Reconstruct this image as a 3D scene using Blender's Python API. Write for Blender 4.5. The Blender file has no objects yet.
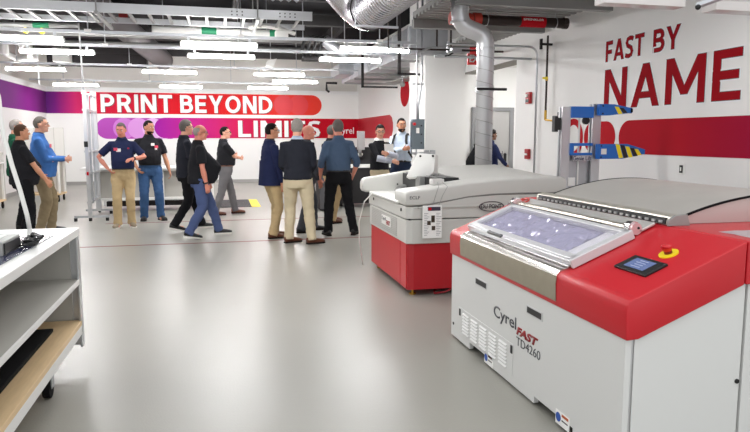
import bpy, bmesh, math, random
from mathutils import Vector, Matrix, Euler, noise
random.seed(7)
PI = math.pi
C = bpy.context.scene.collection
scene = bpy.context.scene

# ---------------------------------------------------------------- camera
F_PX = 650.0
yaw, pitch = math.radians(13.4), math.radians(6.886)
cam_data = bpy.data.cameras.new('camera'); cam = bpy.data.objects.new('camera', cam_data); C.objects.link(cam)
cam_data.sensor_fit = 'HORIZONTAL'; cam_data.sensor_width = 36.0; cam_data.lens = F_PX/750.0*36.0
cam_data.clip_start = 0.05; cam_data.clip_end = 200
cam.location = (0, 0, 1.52); cam.rotation_euler = (PI/2 - pitch, 0, -yaw)
scene.camera = cam
# ---------------------------------------------------------------- world, exposure
w = bpy.data.worlds.new('world'); scene.world = w; w.use_nodes = True
w.node_tree.nodes['Background'].inputs[0].default_value = (0.96, 0.985, 1.0, 1)
w.node_tree.nodes['Background'].inputs[1].default_value = 0.56
scene.view_settings.view_transform = 'Standard'; scene.view_settings.look = 'None'
scene.view_settings.exposure = 1.33; scene.view_settings.gamma = 1.0
scene.view_settings.use_curve_mapping = False
scene.cycles.use_denoising = True
scene.cycles.max_bounces = 8
scene.cycles.sample_clamp_indirect = 6
LAMP = 41.0          # emission strength of every strip light's diffuser

# ---------------------------------------------------------------- materials
def lin(c):
    return tuple(((v/12.92) if v <= .04045 else ((v+.055)/1.055)**2.4) for v in c)
def rgb(r, g, b): return lin((r/255, g/255, b/255))
MATS = {}
def mat(name, col, rough=.5, metal=0, bump=0, bscale=60, emit=None, es=0, vary=0, vscale=8, trans=0, alpha=1, coat=0, aniso=None):
    if name in MATS: return MATS[name]
    m = bpy.data.materials.new(name); m.use_nodes = True; nt = m.node_tree; b = nt.nodes['Principled BSDF']
    b.inputs['Base Color'].default_value = (*col, 1); b.inputs['Roughness'].default_value = rough
    b.inputs['Metallic'].default_value = metal
    if rough >= .69 and not metal: b.inputs['Specular IOR Level'].default_value = .15
    if coat: b.inputs['Coat Weight'].default_value = coat; b.inputs['Coat Roughness'].default_value = .08
    if trans: b.inputs['Transmission Weight'].default_value = trans
    if alpha < 1: b.inputs['Alpha'].default_value = alpha
    if emit: b.inputs['Emission Color'].default_value = (*emit, 1); b.inputs['Emission Strength'].default_value = es
    tc = nt.nodes.new('ShaderNodeTexCoord')
    if bump or vary:
        n = nt.nodes.new('ShaderNodeTexNoise'); n.inputs['Scale'].default_value = bscale; n.inputs['Detail'].default_value = 4
        mp = nt.nodes.new('ShaderNodeMapping'); nt.links.new(tc.outputs['Object'], mp.inputs[0]); nt.links.new(mp.outputs[0], n.inputs[0])
        if aniso: mp.inputs['Scale'].default_value = aniso
    if bump:
        bp = nt.nodes.new('ShaderNodeBump'); bp.inputs['Strength'].default_value = bump; bp.inputs['Distance'].default_value = .02
        nt.links.new(n.outputs[0], bp.inputs['Height']); nt.links.new(bp.outputs[0], b.inputs['Normal'])
    if vary:
        n2 = nt.nodes.new('ShaderNodeTexNoise'); n2.inputs['Scale'].default_value = vscale; n2.inputs['Detail'].default_value = 5
        if aniso: nt.links.new(mp.outputs[0], n2.inputs[0])
        else: nt.links.new(tc.outputs['Object'], n2.inputs[0])
        mx = nt.nodes.new('ShaderNodeMix'); mx.data_type = 'RGBA'
        mx.inputs['A'].default_value = (*[c*(1-vary) for c in col], 1); mx.inputs['B'].default_value = (*[min(1, c*(1+vary)) for c in col], 1)
        nt.links.new(n2.outputs[0], mx.inputs['Factor']); nt.links.new(mx.outputs['Result'], b.inputs['Base Color'])
    MATS[name] = m
    return m
WALL = mat('wall_paint', rgb(238, 237, 235), .6, bump=.03, bscale=90)
WALLG = mat('upper_wall_paint', rgb(222, 218, 212), .7)
TRIMW = mat('trim_white', rgb(240, 240, 240), .5)
CEIL = mat('ceiling_black', rgb(26, 25, 28), .9)
BEAMG = mat('beam_grey', rgb(74, 72, 72), .7, vary=.1)
DARK = mat('dark_paint', rgb(50, 47, 48), .7)
BASEB = mat('baseboard_grey', rgb(165, 163, 160), .6)
GALV = mat('galvanised_steel', rgb(190, 192, 196), .38, .85, vary=.18, vscale=5)
GALVD = mat('dull_galvanised', rgb(160, 160, 158), .5, .6, vary=.15, vscale=3)
ALU = mat('aluminium', rgb(205, 206, 208), .35, .8, vary=.08, vscale=4)
STEEL = mat('brushed_stainless', rgb(196, 190, 178), .3, .9, bump=.05, bscale=40, vary=.12, vscale=20, aniso=(1, .1, 1))
CHROME = mat('chrome', rgb(220, 220, 222), .12, 1)
REDM = mat('machine_red', rgb(196, 22, 36), .42, coat=.12)
REDD = mat('machine_deep_red', rgb(182, 14, 30), .4, coat=.2)
WHM = mat('machine_white', rgb(217, 217, 215), .42, bump=.02, bscale=300)
GRM = mat('machine_light_grey', rgb(204, 203, 198), .42, bump=.02, bscale=300)
BLK = mat('black_plastic', rgb(22, 22, 24), .45)
BLKR = mat('black_rubber', rgb(20, 20, 22), .8, bump=.2, bscale=200)
WHP = mat('white_plastic', rgb(235, 234, 230), .4)
PAPER = mat('paper', rgb(244, 243, 240), .7)
YEL = mat('yellow', rgb(245, 222, 30), .5)
BLUE = mat('lift_blue', rgb(32, 104, 190), .45)
REDS = mat('sign_red', rgb(188, 20, 34), .8)
REDL = mat('letter_red', rgb(156, 8, 24), .85)
REDP = mat('pipe_red', rgb(190, 60, 44), .5)
WHL = mat('letter_white', rgb(242, 242, 242), .5)
GREYL = mat('letter_grey', rgb(70, 60, 66), .5)
WOOD = mat('birch_plywood', rgb(222, 192, 148), .5, vary=.12, vscale=6, bump=.02, aniso=(12, 1, 1))
BENCH = mat('bench_white', rgb(232, 231, 228), .45)
BENCHG = mat('bench_grey', rgb(176, 173, 166), .6)
GREEN = mat('label_green', rgb(30, 130, 90), .6)
BRASS = mat('brass', rgb(190, 150, 60), .35, .8)
BROWNP = mat('brown_pipe', rgb(52, 40, 36), .5, .3)
SCREEN = mat('screen_blue', rgb(70, 80, 110), .2)
GLOW = mat('diffuser', (1, 1, 1), .5, emit=(1, .99, .985), es=LAMP)

def floor_material():
    m = bpy.data.materials.new('epoxy_floor'); m.use_nodes = True; nt = m.node_tree; b = nt.nodes['Principled BSDF']; L = nt.links.new
    tc = nt.nodes.new('ShaderNodeTexCoord')
    n1 = nt.nodes.new('ShaderNodeTexNoise'); n1.inputs['Scale'].default_value = .55; n1.inputs['Detail'].default_value = 3
    n2 = nt.nodes.new('ShaderNodeTexNoise'); n2.inputs['Scale'].default_value = 85; n2.inputs['Detail'].default_value = 3
    n3 = nt.nodes.new('ShaderNodeTexNoise'); n3.inputs['Scale'].default_value = 26; n3.inputs['Detail'].default_value = 6
    for n in (n1, n2, n3): L(tc.outputs['Object'], n.inputs[0])
    r = nt.nodes.new('ShaderNodeValToRGB'); r.color_ramp.elements[0].color = (*rgb(152, 150, 142), 1); r.color_ramp.elements[1].color = (*rgb(160, 158, 150), 1)
    r.color_ramp.elements[0].position = .3; r.color_ramp.elements[1].position = .7
    L(n1.outputs[0], r.inputs[0]); L(r.outputs[0], b.inputs['Base Color'])
    r2 = nt.nodes.new('ShaderNodeMapRange'); r2.inputs['To Min'].default_value = .2; r2.inputs['To Max'].default_value = .36
    L(n1.outputs[0], r2.inputs[0]); b.inputs['Roughness'].default_value = .33
    bp = nt.nodes.new('ShaderNodeBump'); bp.inputs['Strength'].default_value = .12; bp.inputs['Distance'].default_value = .01
    bp2 = nt.nodes.new('ShaderNodeBump'); bp2.inputs['Strength'].default_value = .022; bp2.inputs['Distance'].default_value = .01
    L(n2.outputs[0], bp.inputs['Height']); L(n3.outputs[0], bp2.inputs['Height']); L(bp.outputs[0], bp2.inputs['Normal']); L(bp2.outputs[0], b.inputs['Normal'])
    b.inputs['Specular IOR Level'].default_value = .34
    b.inputs['Coat Weight'].default_value = .05; b.inputs['Coat Roughness'].default_value = .22
    return m
FLOORM = floor_material()

def gradient_mat(name, axis, a, b_, stops, rough=.8):
    """colour ramp on a band, running along one world axis"""
    m = bpy.data.materials.new(name); m.use_nodes = True; nt = m.node_tree; L = nt.links.new; b = nt.nodes['Principled BSDF']
    g = nt.nodes.new('ShaderNodeNewGeometry'); s = nt.nodes.new('ShaderNodeSeparateXYZ'); L(g.outputs['Position'], s.inputs[0])
    mr = nt.nodes.new('ShaderNodeMapRange'); mr.inputs['From Min'].default_value = a; mr.inputs['From Max'].default_value = b_
    L(s.outputs[axis], mr.inputs[0]); r = nt.nodes.new('ShaderNodeValToRGB'); L(mr.outputs[0], r.inputs[0])
    while len(r.color_ramp.elements) < len(stops): r.color_ramp.elements.new(.5)
    for e, (p, c) in zip(r.color_ramp.elements, stops): e.position = p; e.color = (*rgb(*c), 1)
    L(r.outputs[0], b.inputs['Base Color']); b.inputs['Roughness'].default_value = rough; b.inputs['Specular IOR Level'].default_value = .15
    return m

# ---------------------------------------------------------------- mesh builder
class MB:
    def __init__(s): s.bm = bmesh.new()
    def box(s, x0, x1, y0, y1, z0, z1, bev=0):
        t = bmesh.new()
        bmesh.ops.create_cube(t, size=1)
        for v in t.verts: v.co = Vector(((x0+x1)/2+v.co.x*(x1-x0), (y0+y1)/2+v.co.y*(y1-y0), (z0+z1)/2+v.co.z*(z1-z0)))
        if bev: bmesh.ops.bevel(t, geom=list(t.edges), offset=bev, segments=3, affect='EDGES', profile=.5)
        s.merge(t); return s
    def merge(s, t, M=None):
        if M is not None: bmesh.ops.transform(t, matrix=M, verts=t.verts)
        me = bpy.data.meshes.new('t'); t.to_mesh(me); s.bm.from_mesh(me); bpy.data.meshes.remove(me); t.free()
    def hull(s, pts, faces, bev=0):
        t = bmesh.new(); vs = [t.verts.new(p) for p in pts]
        for f in faces: t.faces.new([vs[i] for i in f])
        bmesh.ops.recalc_face_normals(t, faces=t.faces)
        if bev: bmesh.ops.bevel(t, geom=list(t.edges), offset=bev, segments=3, affect='EDGES', profile=.5)
        s.merge(t); return s
    def prism(s, prof, axis, a, b, bev=0, holes=False):
        """closed profile (2D) extruded along axis; profile order: x->(y,z), y->(x,z), z->(x,y)"""
        t = bmesh.new()
        def P(p, k):
            return {'x': (k, p[0], p[1]), 'y': (p[0], k, p[1]), 'z': (p[0], p[1], k)}[axis]
        A = [t.verts.new(P(p, a)) for p in prof]; B = [t.verts.new(P(p, b)) for p in prof]; n = len(prof)
        t.faces.new(A); t.faces.new(B[::-1])
        for i in range(n): t.faces.new([A[i], B[i], B[(i+1) % n], A[(i+1) % n]])
        bmesh.ops.recalc_face_normals(t, faces=t.faces)
        if bev: bmesh.ops.bevel(t, geom=[e for e in t.edges], offset=bev, segments=3, affect='EDGES', profile=.5, clamp_overlap=True)
        s.merge(t); return s
    def cyl(s, p, q, r, r2=None, n=16, caps=True):
        p, q = Vector(p), Vector(q); d = q-p; t = bmesh.new()
        bmesh.ops.create_cone(t, cap_ends=caps, segments=n, radius1=r, radius2=r if r2 is None else r2, depth=d.length)
        s.merge(t, Matrix.Translation((p+q)/2) @ d.to_track_quat('Z', 'Y').to_matrix().to_4x4()); return s
    def ball(s, c, r, sx=1, sy=1, sz=1, n=12, rot=None):
        t = bmesh.new(); bmesh.ops.create_uvsphere(t, u_segments=n, v_segments=max(6, n*2//3), radius=1)
        M = Matrix.Translation(c) @ (rot.to_4x4() if rot else Matrix()) @ Matrix.Diagonal((r*sx, r*sy, r*sz, 1))
        s.merge(t, M); return s
    def loft(s, rings, caps=True):
        """rings: lists of equal length vertex positions"""
        t = bmesh.new(); R = [[t.verts.new(p) for p in r] for r in rings]; n = len(R[0])
        for a, b in zip(R, R[1:]):
            for i in range(n): t.faces.new([a[i], a[(i+1) % n], b[(i+1) % n], b[i]])
        if caps: t.faces.new(R[0][::-1]); t.faces.new(R[-1])
        bmesh.ops.recalc_face_normals(t, faces=t.faces); s.merge(t); return s
    def tube(s, pts, rads, n=10, up=(0, 0, 1), caps=True, round_=False):
        """tube along points; rads: number, list of numbers or list of (a,b)"""
        pts = [Vector(p) for p in pts]; k = len(pts)
        if not isinstance(rads, list): rads = [rads]*k
        rads = [r if isinstance(r, (tuple, list)) else (r, r) for r in rads]
        if round_:
            d0 = (pts[0]-pts[1]).normalized(); d1 = (pts[-1]-pts[-2]).normalized(); a, b = rads[0], rads[-1]
            pts = [pts[0]+d0*min(a)*.85, pts[0]+d0*min(a)*.5]+pts+[pts[-1]+d1*min(b)*.5, pts[-1]+d1*min(b)*.85]
            rads = [(a[0]*.35, a[1]*.35), (a[0]*.82, a[1]*.82)]+rads+[(b[0]*.82, b[1]*.82), (b[0]*.35, b[1]*.35)]; k += 4
        rings = []; u = Vector(up)
        for i, p in enumerate(pts):
            d = (pts[min(i+1, k-1)]-pts[max(i-1, 0)]).normalized()
            if i: x = xp-d*xp.dot(d)
            else:
                x = u.cross(d)
                if x.length < .3: x = Vector((1, 0, 0)).cross(d)
                if x.length < .3: x = Vector((0, 1, 0)).cross(d)
            x.normalize(); y = d.cross(x); xp = x
            rings.append([p+x*rads[i][0]*math.cos(2*PI*j/n)+y*rads[i][1]*math.sin(2*PI*j/n) for j in range(n)])
        return s.loft(rings, caps)
    def build(s, name, m, parent=None, smooth=False, angle=None, mods=None, local=False):
        if parent is not None and not local:
            bmesh.ops.transform(s.bm, matrix=WM[parent.name_full].inverted(), verts=s.bm.verts)
        me = bpy.data.meshes.new(name); s.bm.to_mesh(me); s.bm.free()
        o = bpy.data.objects.new(name, me); C.objects.link(o)
        for mm in (m if isinstance(m, (list, tuple)) else [m]): me.materials.append(mm)
        if smooth:
            for p in me.polygons: p.use_smooth = True
            if angle:
                me.set_sharp_from_angle(angle=math.radians(angle))
        if parent is not None: o.parent = parent; WM[o.name_full] = WM[parent.name_full].copy()
        else: WM[o.name_full] = Matrix()
        return o
# block capitals built from strokes
def ribbon(P, t, closed=False):
    L_, R__ = [], []; n = len(P)
    for i, p in enumerate(P):
        a = P[(i-1) % n] if closed or i else P[i]; b = P[(i+1) % n] if closed or i < n-1 else P[i]
        d = Vector((b[0]-a[0], b[1]-a[1])).normalized(); nx, ny = -d.y*t/2, d.x*t/2
        L_.append((p[0]+nx, p[1]+ny)); R__.append((p[0]-nx, p[1]-ny))
    q = [[L_[i], L_[(i+1) % n], R__[(i+1) % n], R__[i]] for i in range(n if closed else n-1)]
    return q
def glyph(c, t):
    h = t/2; rect = lambda x0, y0, x1, y1: [(x0, y0), (x1, y0), (x1, y1), (x0, y1)]
    def bowl(y0, y1, w, x=0):
        ra = (y1-y0)/2; yc = (y0+y1)/2; rx = min(ra, w-x-h-.1)
        return ribbon([(x+h, y1), (w-h-rx, y1)]+[(w-h-rx+rx*math.sin(PI*i/10), yc+ra*math.cos(PI*i/10)) for i in range(1, 10)]+[(w-h-rx, y0), (x+h, y0)], t)
    if c == 'I': return t, [rect(0, 0, t, 1)]
    if c == 'L': return .58, [rect(0, 0, t, 1), rect(0, 0, .58, t)]
    if c == 'T': return .66, [rect(.33-h, 0, .33+h, 1), rect(0, 1-t, .66, 1)]
    if c == 'E': return .6, [rect(0, 0, t, 1), rect(0, 0, .6, t), rect(0, 1-t, .6, 1), rect(0, .5-h, .55, .5+h)]
    if c == 'F': return .56, [rect(0, 0, t, 1), rect(0, 1-t, .56, 1), rect(0, .47-h, .5, .47+h)]
    if c == 'N': return .76, [rect(0, 0, t, 1), rect(.76-t, 0, .76, 1), [(0, 1), (1.15*t, 1), (.76, 0), (.76-1.15*t, 0)]]
    if c == 'M': return .98, [rect(0, 0, t, 1), rect(.98-t, 0, .98, 1), [(0, 1), (1.2*t, 1), (.49+.5*t, .2), (.49-.5*t, .2)], [(.98, 1), (.98-1.2*t, 1), (.49-.5*t, .2), (.49+.5*t, .2)]]
    if c == 'A': return .82, [[(0, 0), (1.08*t, 0), (.41+.56*t, 1), (.41-.56*t, 1)], [(.82, 0), (.82-1.08*t, 0), (.41-.56*t, 1), (.41+.56*t, 1)], rect(.16, .2, .66, .2+.85*t)]
    if c == 'Y': return .78, [[(0, 1), (1.15*t, 1), (.39+.5*t, .4), (.39-.5*t, .4)], [(.78, 1), (.78-1.15*t, 1), (.39-.5*t, .4), (.39+.5*t, .4)], rect(.39-h, 0, .39+h, .44)]
    if c == 'P': return .66, [rect(0, 0, t, 1)]+bowl(.42, 1-h, .66)
    if c == 'R': return .7, [rect(0, 0, t, 1)]+bowl(.46, 1-h, .66)+[[(.28, .46), (.28+1.15*t, .46), (.7, 0), (.7-1.2*t, 0)]]
    if c == 'B': return .68, [rect(0, 0, t, 1)]+bowl(.52, 1-h, .63)+bowl(h, .52, .68)
    if c == 'D': return .76, [rect(0, 0, t, 1)]+bowl(h, 1-h, .76)
    if c == 'O': return .84, ribbon([(.42+(.42-h)*math.cos(a), .5+(.5-h)*math.sin(a)) for a in [2*PI*i/28 for i in range(28)]], t, True)
    if c == 'S':
        w_ = .6; P = [(w_-.04, .86), (.46, 1-h), (.3, 1-h+.01), (.15, .93-h*.6), (h, .73), (.16, .58), (.3, .52), (.44, .45), (w_-h, .28), (.46, .07+h*.7), (.3, h-.01), (.16, h), (.02, .13)]
        return w_, ribbon(P, t)
    return .32, []
def capitals(body, M, m, name, parent, height, width, t=.2, gap=.13, fat=0, extr=.002):
    """fat widens every stroke outwards, for outlines"""
    tb = bmesh.new(); x = 0; lay = []
    for c in body: w_, q = glyph(c, t); lay.append((x, q)); x += w_+gap
    x -= gap
    for x0, q in lay:
        for pi, poly in enumerate(q):
            ext = extr+pi*.0005/(1+len(q)*.1)
            pts = [Vector(((x0+p[0])*width/x, p[1]*height, 0)) for p in poly]
            if fat:
                c_ = sum(pts, Vector())/len(pts)
                a2 = sum(pts[i].x*pts[(i+1) % len(pts)].y-pts[(i+1) % len(pts)].x*pts[i].y for i in range(len(pts))); sg = 1 if a2 > 0 else -1; n = len(pts); out = []
                for i in range(n):
                    d1 = (pts[i]-pts[i-1]).normalized(); d2 = (pts[(i+1) % n]-pts[i]).normalized()
                    n1 = Vector((d1.y, -d1.x, 0))*sg; n2 = Vector((d2.y, -d2.x, 0))*sg; b = (n1+n2); b = b.normalized() if b.length > .01 else n1
                    out.append(pts[i]+b*min(fat/max(.35, b.dot(n1)), fat*2))
                pts = out
            A = [tb.verts.new(p) for p in pts]; B = [tb.verts.new(p+Vector((0, 0, ext))) for p in pts]; k = len(pts)
            tb.faces.new(A[::-1]); tb.faces.new(B)
            for i in range(k): tb.faces.new([A[i], A[(i+1) % k], B[(i+1) % k], B[i]])
    bmesh.ops.recalc_face_normals(tb, faces=tb.faces)
    b = MB(); b.merge(tb, M); return b.build(name, m, parent)
WM = {}
def thing(name, label, cat, loc=(0, 0, 0), rotz=0, group=None):
    o = bpy.data.objects.new(name, None); C.objects.link(o); o.empty_display_size = .1
    o.location = loc; o.rotation_euler = (0, 0, rotz); WM[o.name_full] = Matrix.Translation(loc) @ Matrix.Rotation(rotz, 4, 'Z')
    return tag(o, label, cat, group)
def tag(o, label, cat, group=None, kind=None):
    o['label'] = label; o['category'] = cat
    if group: o['group'] = group
    if kind: o['kind'] = kind
    return o
def struct(o): o['kind'] = 'structure'; return o
def dup(root, loc, rotz=None, label=None, group=None):
    r = root.copy(); C.objects.link(r); r.location = loc
    if rotz is not None: r.rotation_euler = (0, 0, rotz)
    if label: r['label'] = label
    if group: r['group'] = group
    for ch in list(root.children):
        c = ch.copy(); C.objects.link(c); c.parent = r
        for g in ch.children:
            d = g.copy(); C.objects.link(d); d.parent = c
    return r
def text_mesh(body, M, height=None, width=None, extr=.002, off=0, shear=0):
    """text as a bmesh, its box stretched to width x height, lower left corner at M's origin (x right, y up)"""
    cu = bpy.data.curves.new('t', 'FONT'); cu.body = body; cu.size = 1; cu.extrude = .0; cu.offset = off; cu.shear = shear; cu.resolution_u = 4
    o = bpy.data.objects.new('t', cu); C.objects.link(o)
    dg = bpy.context.evaluated_depsgraph_get(); me = bpy.data.meshes.new_from_object(o.evaluated_get(dg))
    bpy.data.objects.remove(o); bpy.data.curves.remove(cu)
    t = bmesh.new(); t.from_mesh(me); bpy.data.meshes.remove(me)
    xs = [v.co.x for v in t.verts]; ys = [v.co.y for v in t.verts]
    x0, x1, y0, y1 = min(xs), max(xs), min(ys), max(ys)
    sy = height/(y1-y0) if height else 1; sx = width/(x1-x0) if width else sy
    for v in t.verts: v.co = Vector(((v.co.x-x0)*sx, (v.co.y-y0)*sy, 0))
    g = bmesh.ops.extrude_face_region(t, geom=list(t.faces)); 
    for e in g['geom']:
        if isinstance(e, bmesh.types.BMVert): e.co.z += extr
    bmesh.ops.recalc_face_normals(t, faces=t.faces)
    bmesh.ops.transform(t, matrix=M, verts=t.verts)
    return t
def text(body, M, m, name='lettering', parent=None, **k):
    b = MB(); b.merge(text_mesh(body, M, **k)); return b.build(name, m, parent)
def frame(o, x, y):
    """matrix with origin o, text x axis, text y axis"""
    x = Vector(x).normalized(); y = Vector(y).normalized(); z = x.cross(y)
    return Matrix(((x.x, y.x, z.x, o[0]), (x.y, y.y, z.y, o[1]), (x.z, y.z, z.z, o[2]), (0, 0, 0, 1)))
def on_far(x, z, d=.0): return frame((x, 22.7-d, z), (1, 0, 0), (0, 0, 1))       # faces the camera
def on_right(y, z, d=.0): return frame((4.8-d, y, z), (0, -1, 0), (0, 0, 1))     # reads towards the camera
def pill(x0, x1, z0, z1, left=True, right=True, n=16):
    r = (z1-z0)/2; zc = (z0+z1)/2; P = []
    if right: P += [(x1-r+r*math.cos(a), zc+r*math.sin(a)) for a in [(-PI/2+PI*i/n) for i in range(n+1)]]
    else: P += [(x1, z0), (x1, z1)]
    if left: P += [(x0+r+r*math.cos(a), zc+r*math.sin(a)) for a in [(PI/2+PI*i/n) for i in range(n+1)]]
    else: P += [(x0, z1), (x0, z0)]
    return P

# ================================================================ THE ROOM
FW, RW, LW = 22.7, 4.8, -5.3
struct(MB().box(LW-.3, 9, -4, FW+.3, -.2, 0).build('floor', FLOORM))
struct(MB().box(LW-.2, RW+.2, FW, FW+.2, 0, 3.1).build('wall_far', WALL))
struct(MB().box(LW-.2, RW+.2, FW+.25, FW+.4, 3.0, 4.4).build('wall_far_upper', WALLG))
struct(MB().box(LW-.2, RW, FW-.03, FW+.3, 3.0, 3.12).build('trim_1', TRIMW))
struct(MB().box(LW-.2, LW, -1, FW, 0, 3.1).build('wall_left', WALL))
struct(MB().box(LW-.45, LW-.25, -1, FW+.3, 3.0, 4.4).build('wall_left_upper', WALLG))
struct(MB().box(LW-.3, LW+.03, -1, FW, 3.0, 3.12).build('trim_2', TRIMW))
rw = MB()
rw.box(RW, RW+.3, -1, 10.08, 0, 4.4).box(RW, RW+.1, 12.55, FW+.2, 0, 4.4).box(RW, RW+.3, 10.08, 12.55, 2.8, 4.4)
struct(rw.build('wall_right', WALL))
struct(MB().box(LW-.5, RW+.3, 4.6, FW+.4, 4.4, 4.6).build('ceiling', CEIL))
struct(MB().box(LW, RW, FW-.02, FW, 0, .1).build('baseboard_far', BASEB))
struct(MB().box(LW, LW+.02, 0, FW, 0, .1).build('baseboard_left', BASEB))
struct(MB().box(RW-.02, RW, 12.6, FW, 0, .1).build('baseboard_right', BASEB))
struct(MB().box(3.97, RW, 12.4, 13.5, 0, 4.4).build('wall_pillar', WALL))
# alcove behind the opening
alc = MB().box(RW+.1, 9, 14, 14.2, 0, 3.2).box(RW+.3, 9, 9.8, 9.95, 0, 3.2).box(8.8, 9, 9.95, 14, 0, 3.2).box(RW+.3, 9, 9.9, 14, 3.1, 3.2)
struct(alc.build('wall_alcove', WALL))
t = thing('strip_light', 'added strip light brightening the room behind the opening', 'ceiling light', (6.6, 12, 3.05))  # lamp added to brighten the alcove, itself out of sight
MB().box(6.0, 7.2, 11.9, 12.1, 3.05, 3.099).build('housing', WHP, t); MB().box(6.02, 7.18, 11.92, 12.08, 3.02, 3.05).build('diffuser', GLOW, t)
DOORG = mat('door_grey', rgb(176, 174, 172), .5); FRAMEG = mat('door_frame_grey', rgb(138, 138, 140), .5)
dr = struct(MB().box(5.66, 6.5, 13.96, 13.99, .02, 2.12).build('door_1', DOORG))
fr = MB().box(5.58, 5.66, 13.93, 14, 0, 2.2).box(6.5, 6.6, 13.93, 14, 0, 2.2).box(5.66, 6.5, 13.93, 14, 2.12, 2.2)
fr.build('door_frame', FRAMEG, dr)
MB().box(6.38, 6.42, 13.9, 13.96, .9, 1.15).build('door_handle', BLK, dr)
struct(MB().box(RW-.001, RW+.301, 10.08, 12.55, 2.78, 2.8).build('trim_20', mat('soffit_shade_grey', rgb(150, 146, 140), .7)))  # grey slab under the header, its shade put into the colour
# red safety lines printed on the floor
for i, (y, x0, x1) in enumerate(((9.62, -3.6, 4.0), (12.2, -2.0, 3.2))):
    struct(MB().box(x0, x1, y, y+.055, 0, .0015).build('trim_%d' % (3+i), mat('line_red', rgb(126, 52, 52), .5)))

# ---- ceiling structure
bm_ = MB()
for x in (-4.6, -2.2, .4, 3.0): bm_.box(x-.06, x+.06, 4.6, FW, 4.12, 4.4)
struct(bm_.build('trim_5', DARK))
for i, (y, z) in enumerate(((12.9, 4.15), (15.4, 4.1), (18.2, 4.05), (21.2, 4.0))):
    struct(MB().box(LW, 3.3, y, y+.16, z, z+.24).build('trim_%d' % (6+i), BEAMG if i else DARK))
# metal deck over the right side
pr = []
def deck(name, x0, x1, y0, y1, z):
    n = int((y1-y0)/.15); prof = []
    for i in range(n):
        a = y0+i*(y1-y0)/n; s_ = (y1-y0)/n
        prof += [(a, z), (a+s_*.4, z), (a+s_*.5, z+.04), (a+s_*.9, z+.04)]
    prof += [(y1, z), (y1, z+.1), (y0, z+.1)]
    return struct(MB().prism(prof, 'x', x0, x1).build(name, GALVD))
deck('ceiling_deck', 2.75, RW, 5.0, 9.2, 3.2)
deck('ceiling_deck_rear', 4.2, RW, 9.2, 11.8, 3.2)
db = MB()
for y in (6.1, 7.4, 9.15, 11.7): db.box(2.75 if y < 9.3 else 4.2, RW, y, y+.1, 3.08, 3.2)
struct(db.build('trim_10', GALVD))

# ================================================================ WALL GRAPHICS
NR, NG = (214, 32, 44), (170, 40, 130)
bandM = gradient_mat('band_colours', 0, LW, 3.5, [(0, (98, 38, 120)), (.03, (120, 34, 124)), (.10, (200, 44, 104)), (.17, (204, 30, 62)), (.45, (206, 28, 38)), (.72, (216, 40, 40)), (1, (226, 62, 50))])
t = thing('wall_banner', 'upper red banner reading PRINT BEYOND on the far white wall', 'wall graphic', (0, FW, 2.6))
MB().prism(pill(LW, 3.5, 2.285, 2.97, left=False), 'y', FW-.006, FW).build('band', bandM, t)
for k, (xc, c) in enumerate(((2.72, (218, 44, 50)), (2.2, (212, 36, 48)))):
    zc, r = 2.627, .335
    MB().prism([(xc-.02+r*math.cos(a)*1.0, zc+r*math.sin(a)) for a in [2*PI*i/40 for i in range(40)]], 'y', FW-.008-.001*k, FW-.006).build('disc', mat('disc_%d' % k, rgb(*c), .5), t)
for body, x0, x1 in (('PRINT', -3.68, -1.47), ('BEYOND', -1.22, 1.8)):
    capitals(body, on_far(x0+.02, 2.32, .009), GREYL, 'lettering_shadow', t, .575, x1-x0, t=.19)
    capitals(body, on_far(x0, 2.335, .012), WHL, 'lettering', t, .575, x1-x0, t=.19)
bandL = gradient_mat('band_purple_highlight', 1, 10, FW, [(0, (186, 150, 188)), (.35, (140, 84, 152)), (.62, (120, 50, 132)), (.85, (134, 34, 134)), (1, (94, 34, 104))])  # paler near end is a highlight put into the purple
tag(MB().box(LW, LW+.006, 6, FW, 2.285, 2.97).build('wall_band', bandL), 'purple painted band along the top of the left wall', 'wall graphic')
t = thing('wall_banner', 'lower banner of purple circles and red bar reading LIMITS on the far wall', 'wall graphic', (0, FW, 1.8))
MB().prism(pill(-3.85, -1.2, 1.475, 2.155), 'y', FW-.004, FW).build('pill_band', mat('purple_1', rgb(168, 52, 168), .5), t)
for k, (xc, c) in enumerate(((-3.0, (196, 112, 200)), (-2.55, (208, 140, 212)), (-2.1, (222, 172, 226)), (-1.75, (232, 198, 236)), (-1.4, (238, 212, 240)))):
    MB().prism([(xc+.34*math.cos(a), 1.815+.34*math.sin(a)) for a in [2*PI*i/40 for i in range(40)]], 'y', FW-.006-.001*k, FW-.004).build('circle', mat('circ_%d' % k, rgb(*c), .5), t)
limM = gradient_mat('limit_colours', 0, -2.06, 3.2, [(0, (160, 36, 160)), (.2, (186, 40, 136)), (.5, (206, 36, 90)), (.78, (186, 14, 46)), (1, (186, 12, 34))])
MB().prism(pill(-2.06, RW-.004, 1.495, 2.17, right=False), 'y', FW-.014, FW-.0001).build('band', limM, t)
MB().prism([(FW-.014, 1.495), (FW-.014, 2.17), (17.95+.35, 2.17), (17.95+.12, 2.09), (17.95, 1.93), (17.95, 1.73), (17.95+.12, 1.57), (17.95+.35, 1.495)], 'x', RW-.008, RW).build('wrapped_band', mat('limit_red', rgb(184, 12, 34), .5), t)
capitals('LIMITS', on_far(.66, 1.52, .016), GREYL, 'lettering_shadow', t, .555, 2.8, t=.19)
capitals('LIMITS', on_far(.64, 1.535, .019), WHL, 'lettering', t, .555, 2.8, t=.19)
text('Cyrel', on_far(4.02, 1.58, .016), WHL, 'small_lettering', t, height=.3, width=.62, off=.01)
def oval(y, z, ry, rz, hole=0):
    P = [(y+ry*math.cos(2*PI*i/40), z+rz*math.sin(2*PI*i/40)) for i in range(40)]
    return P
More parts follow.
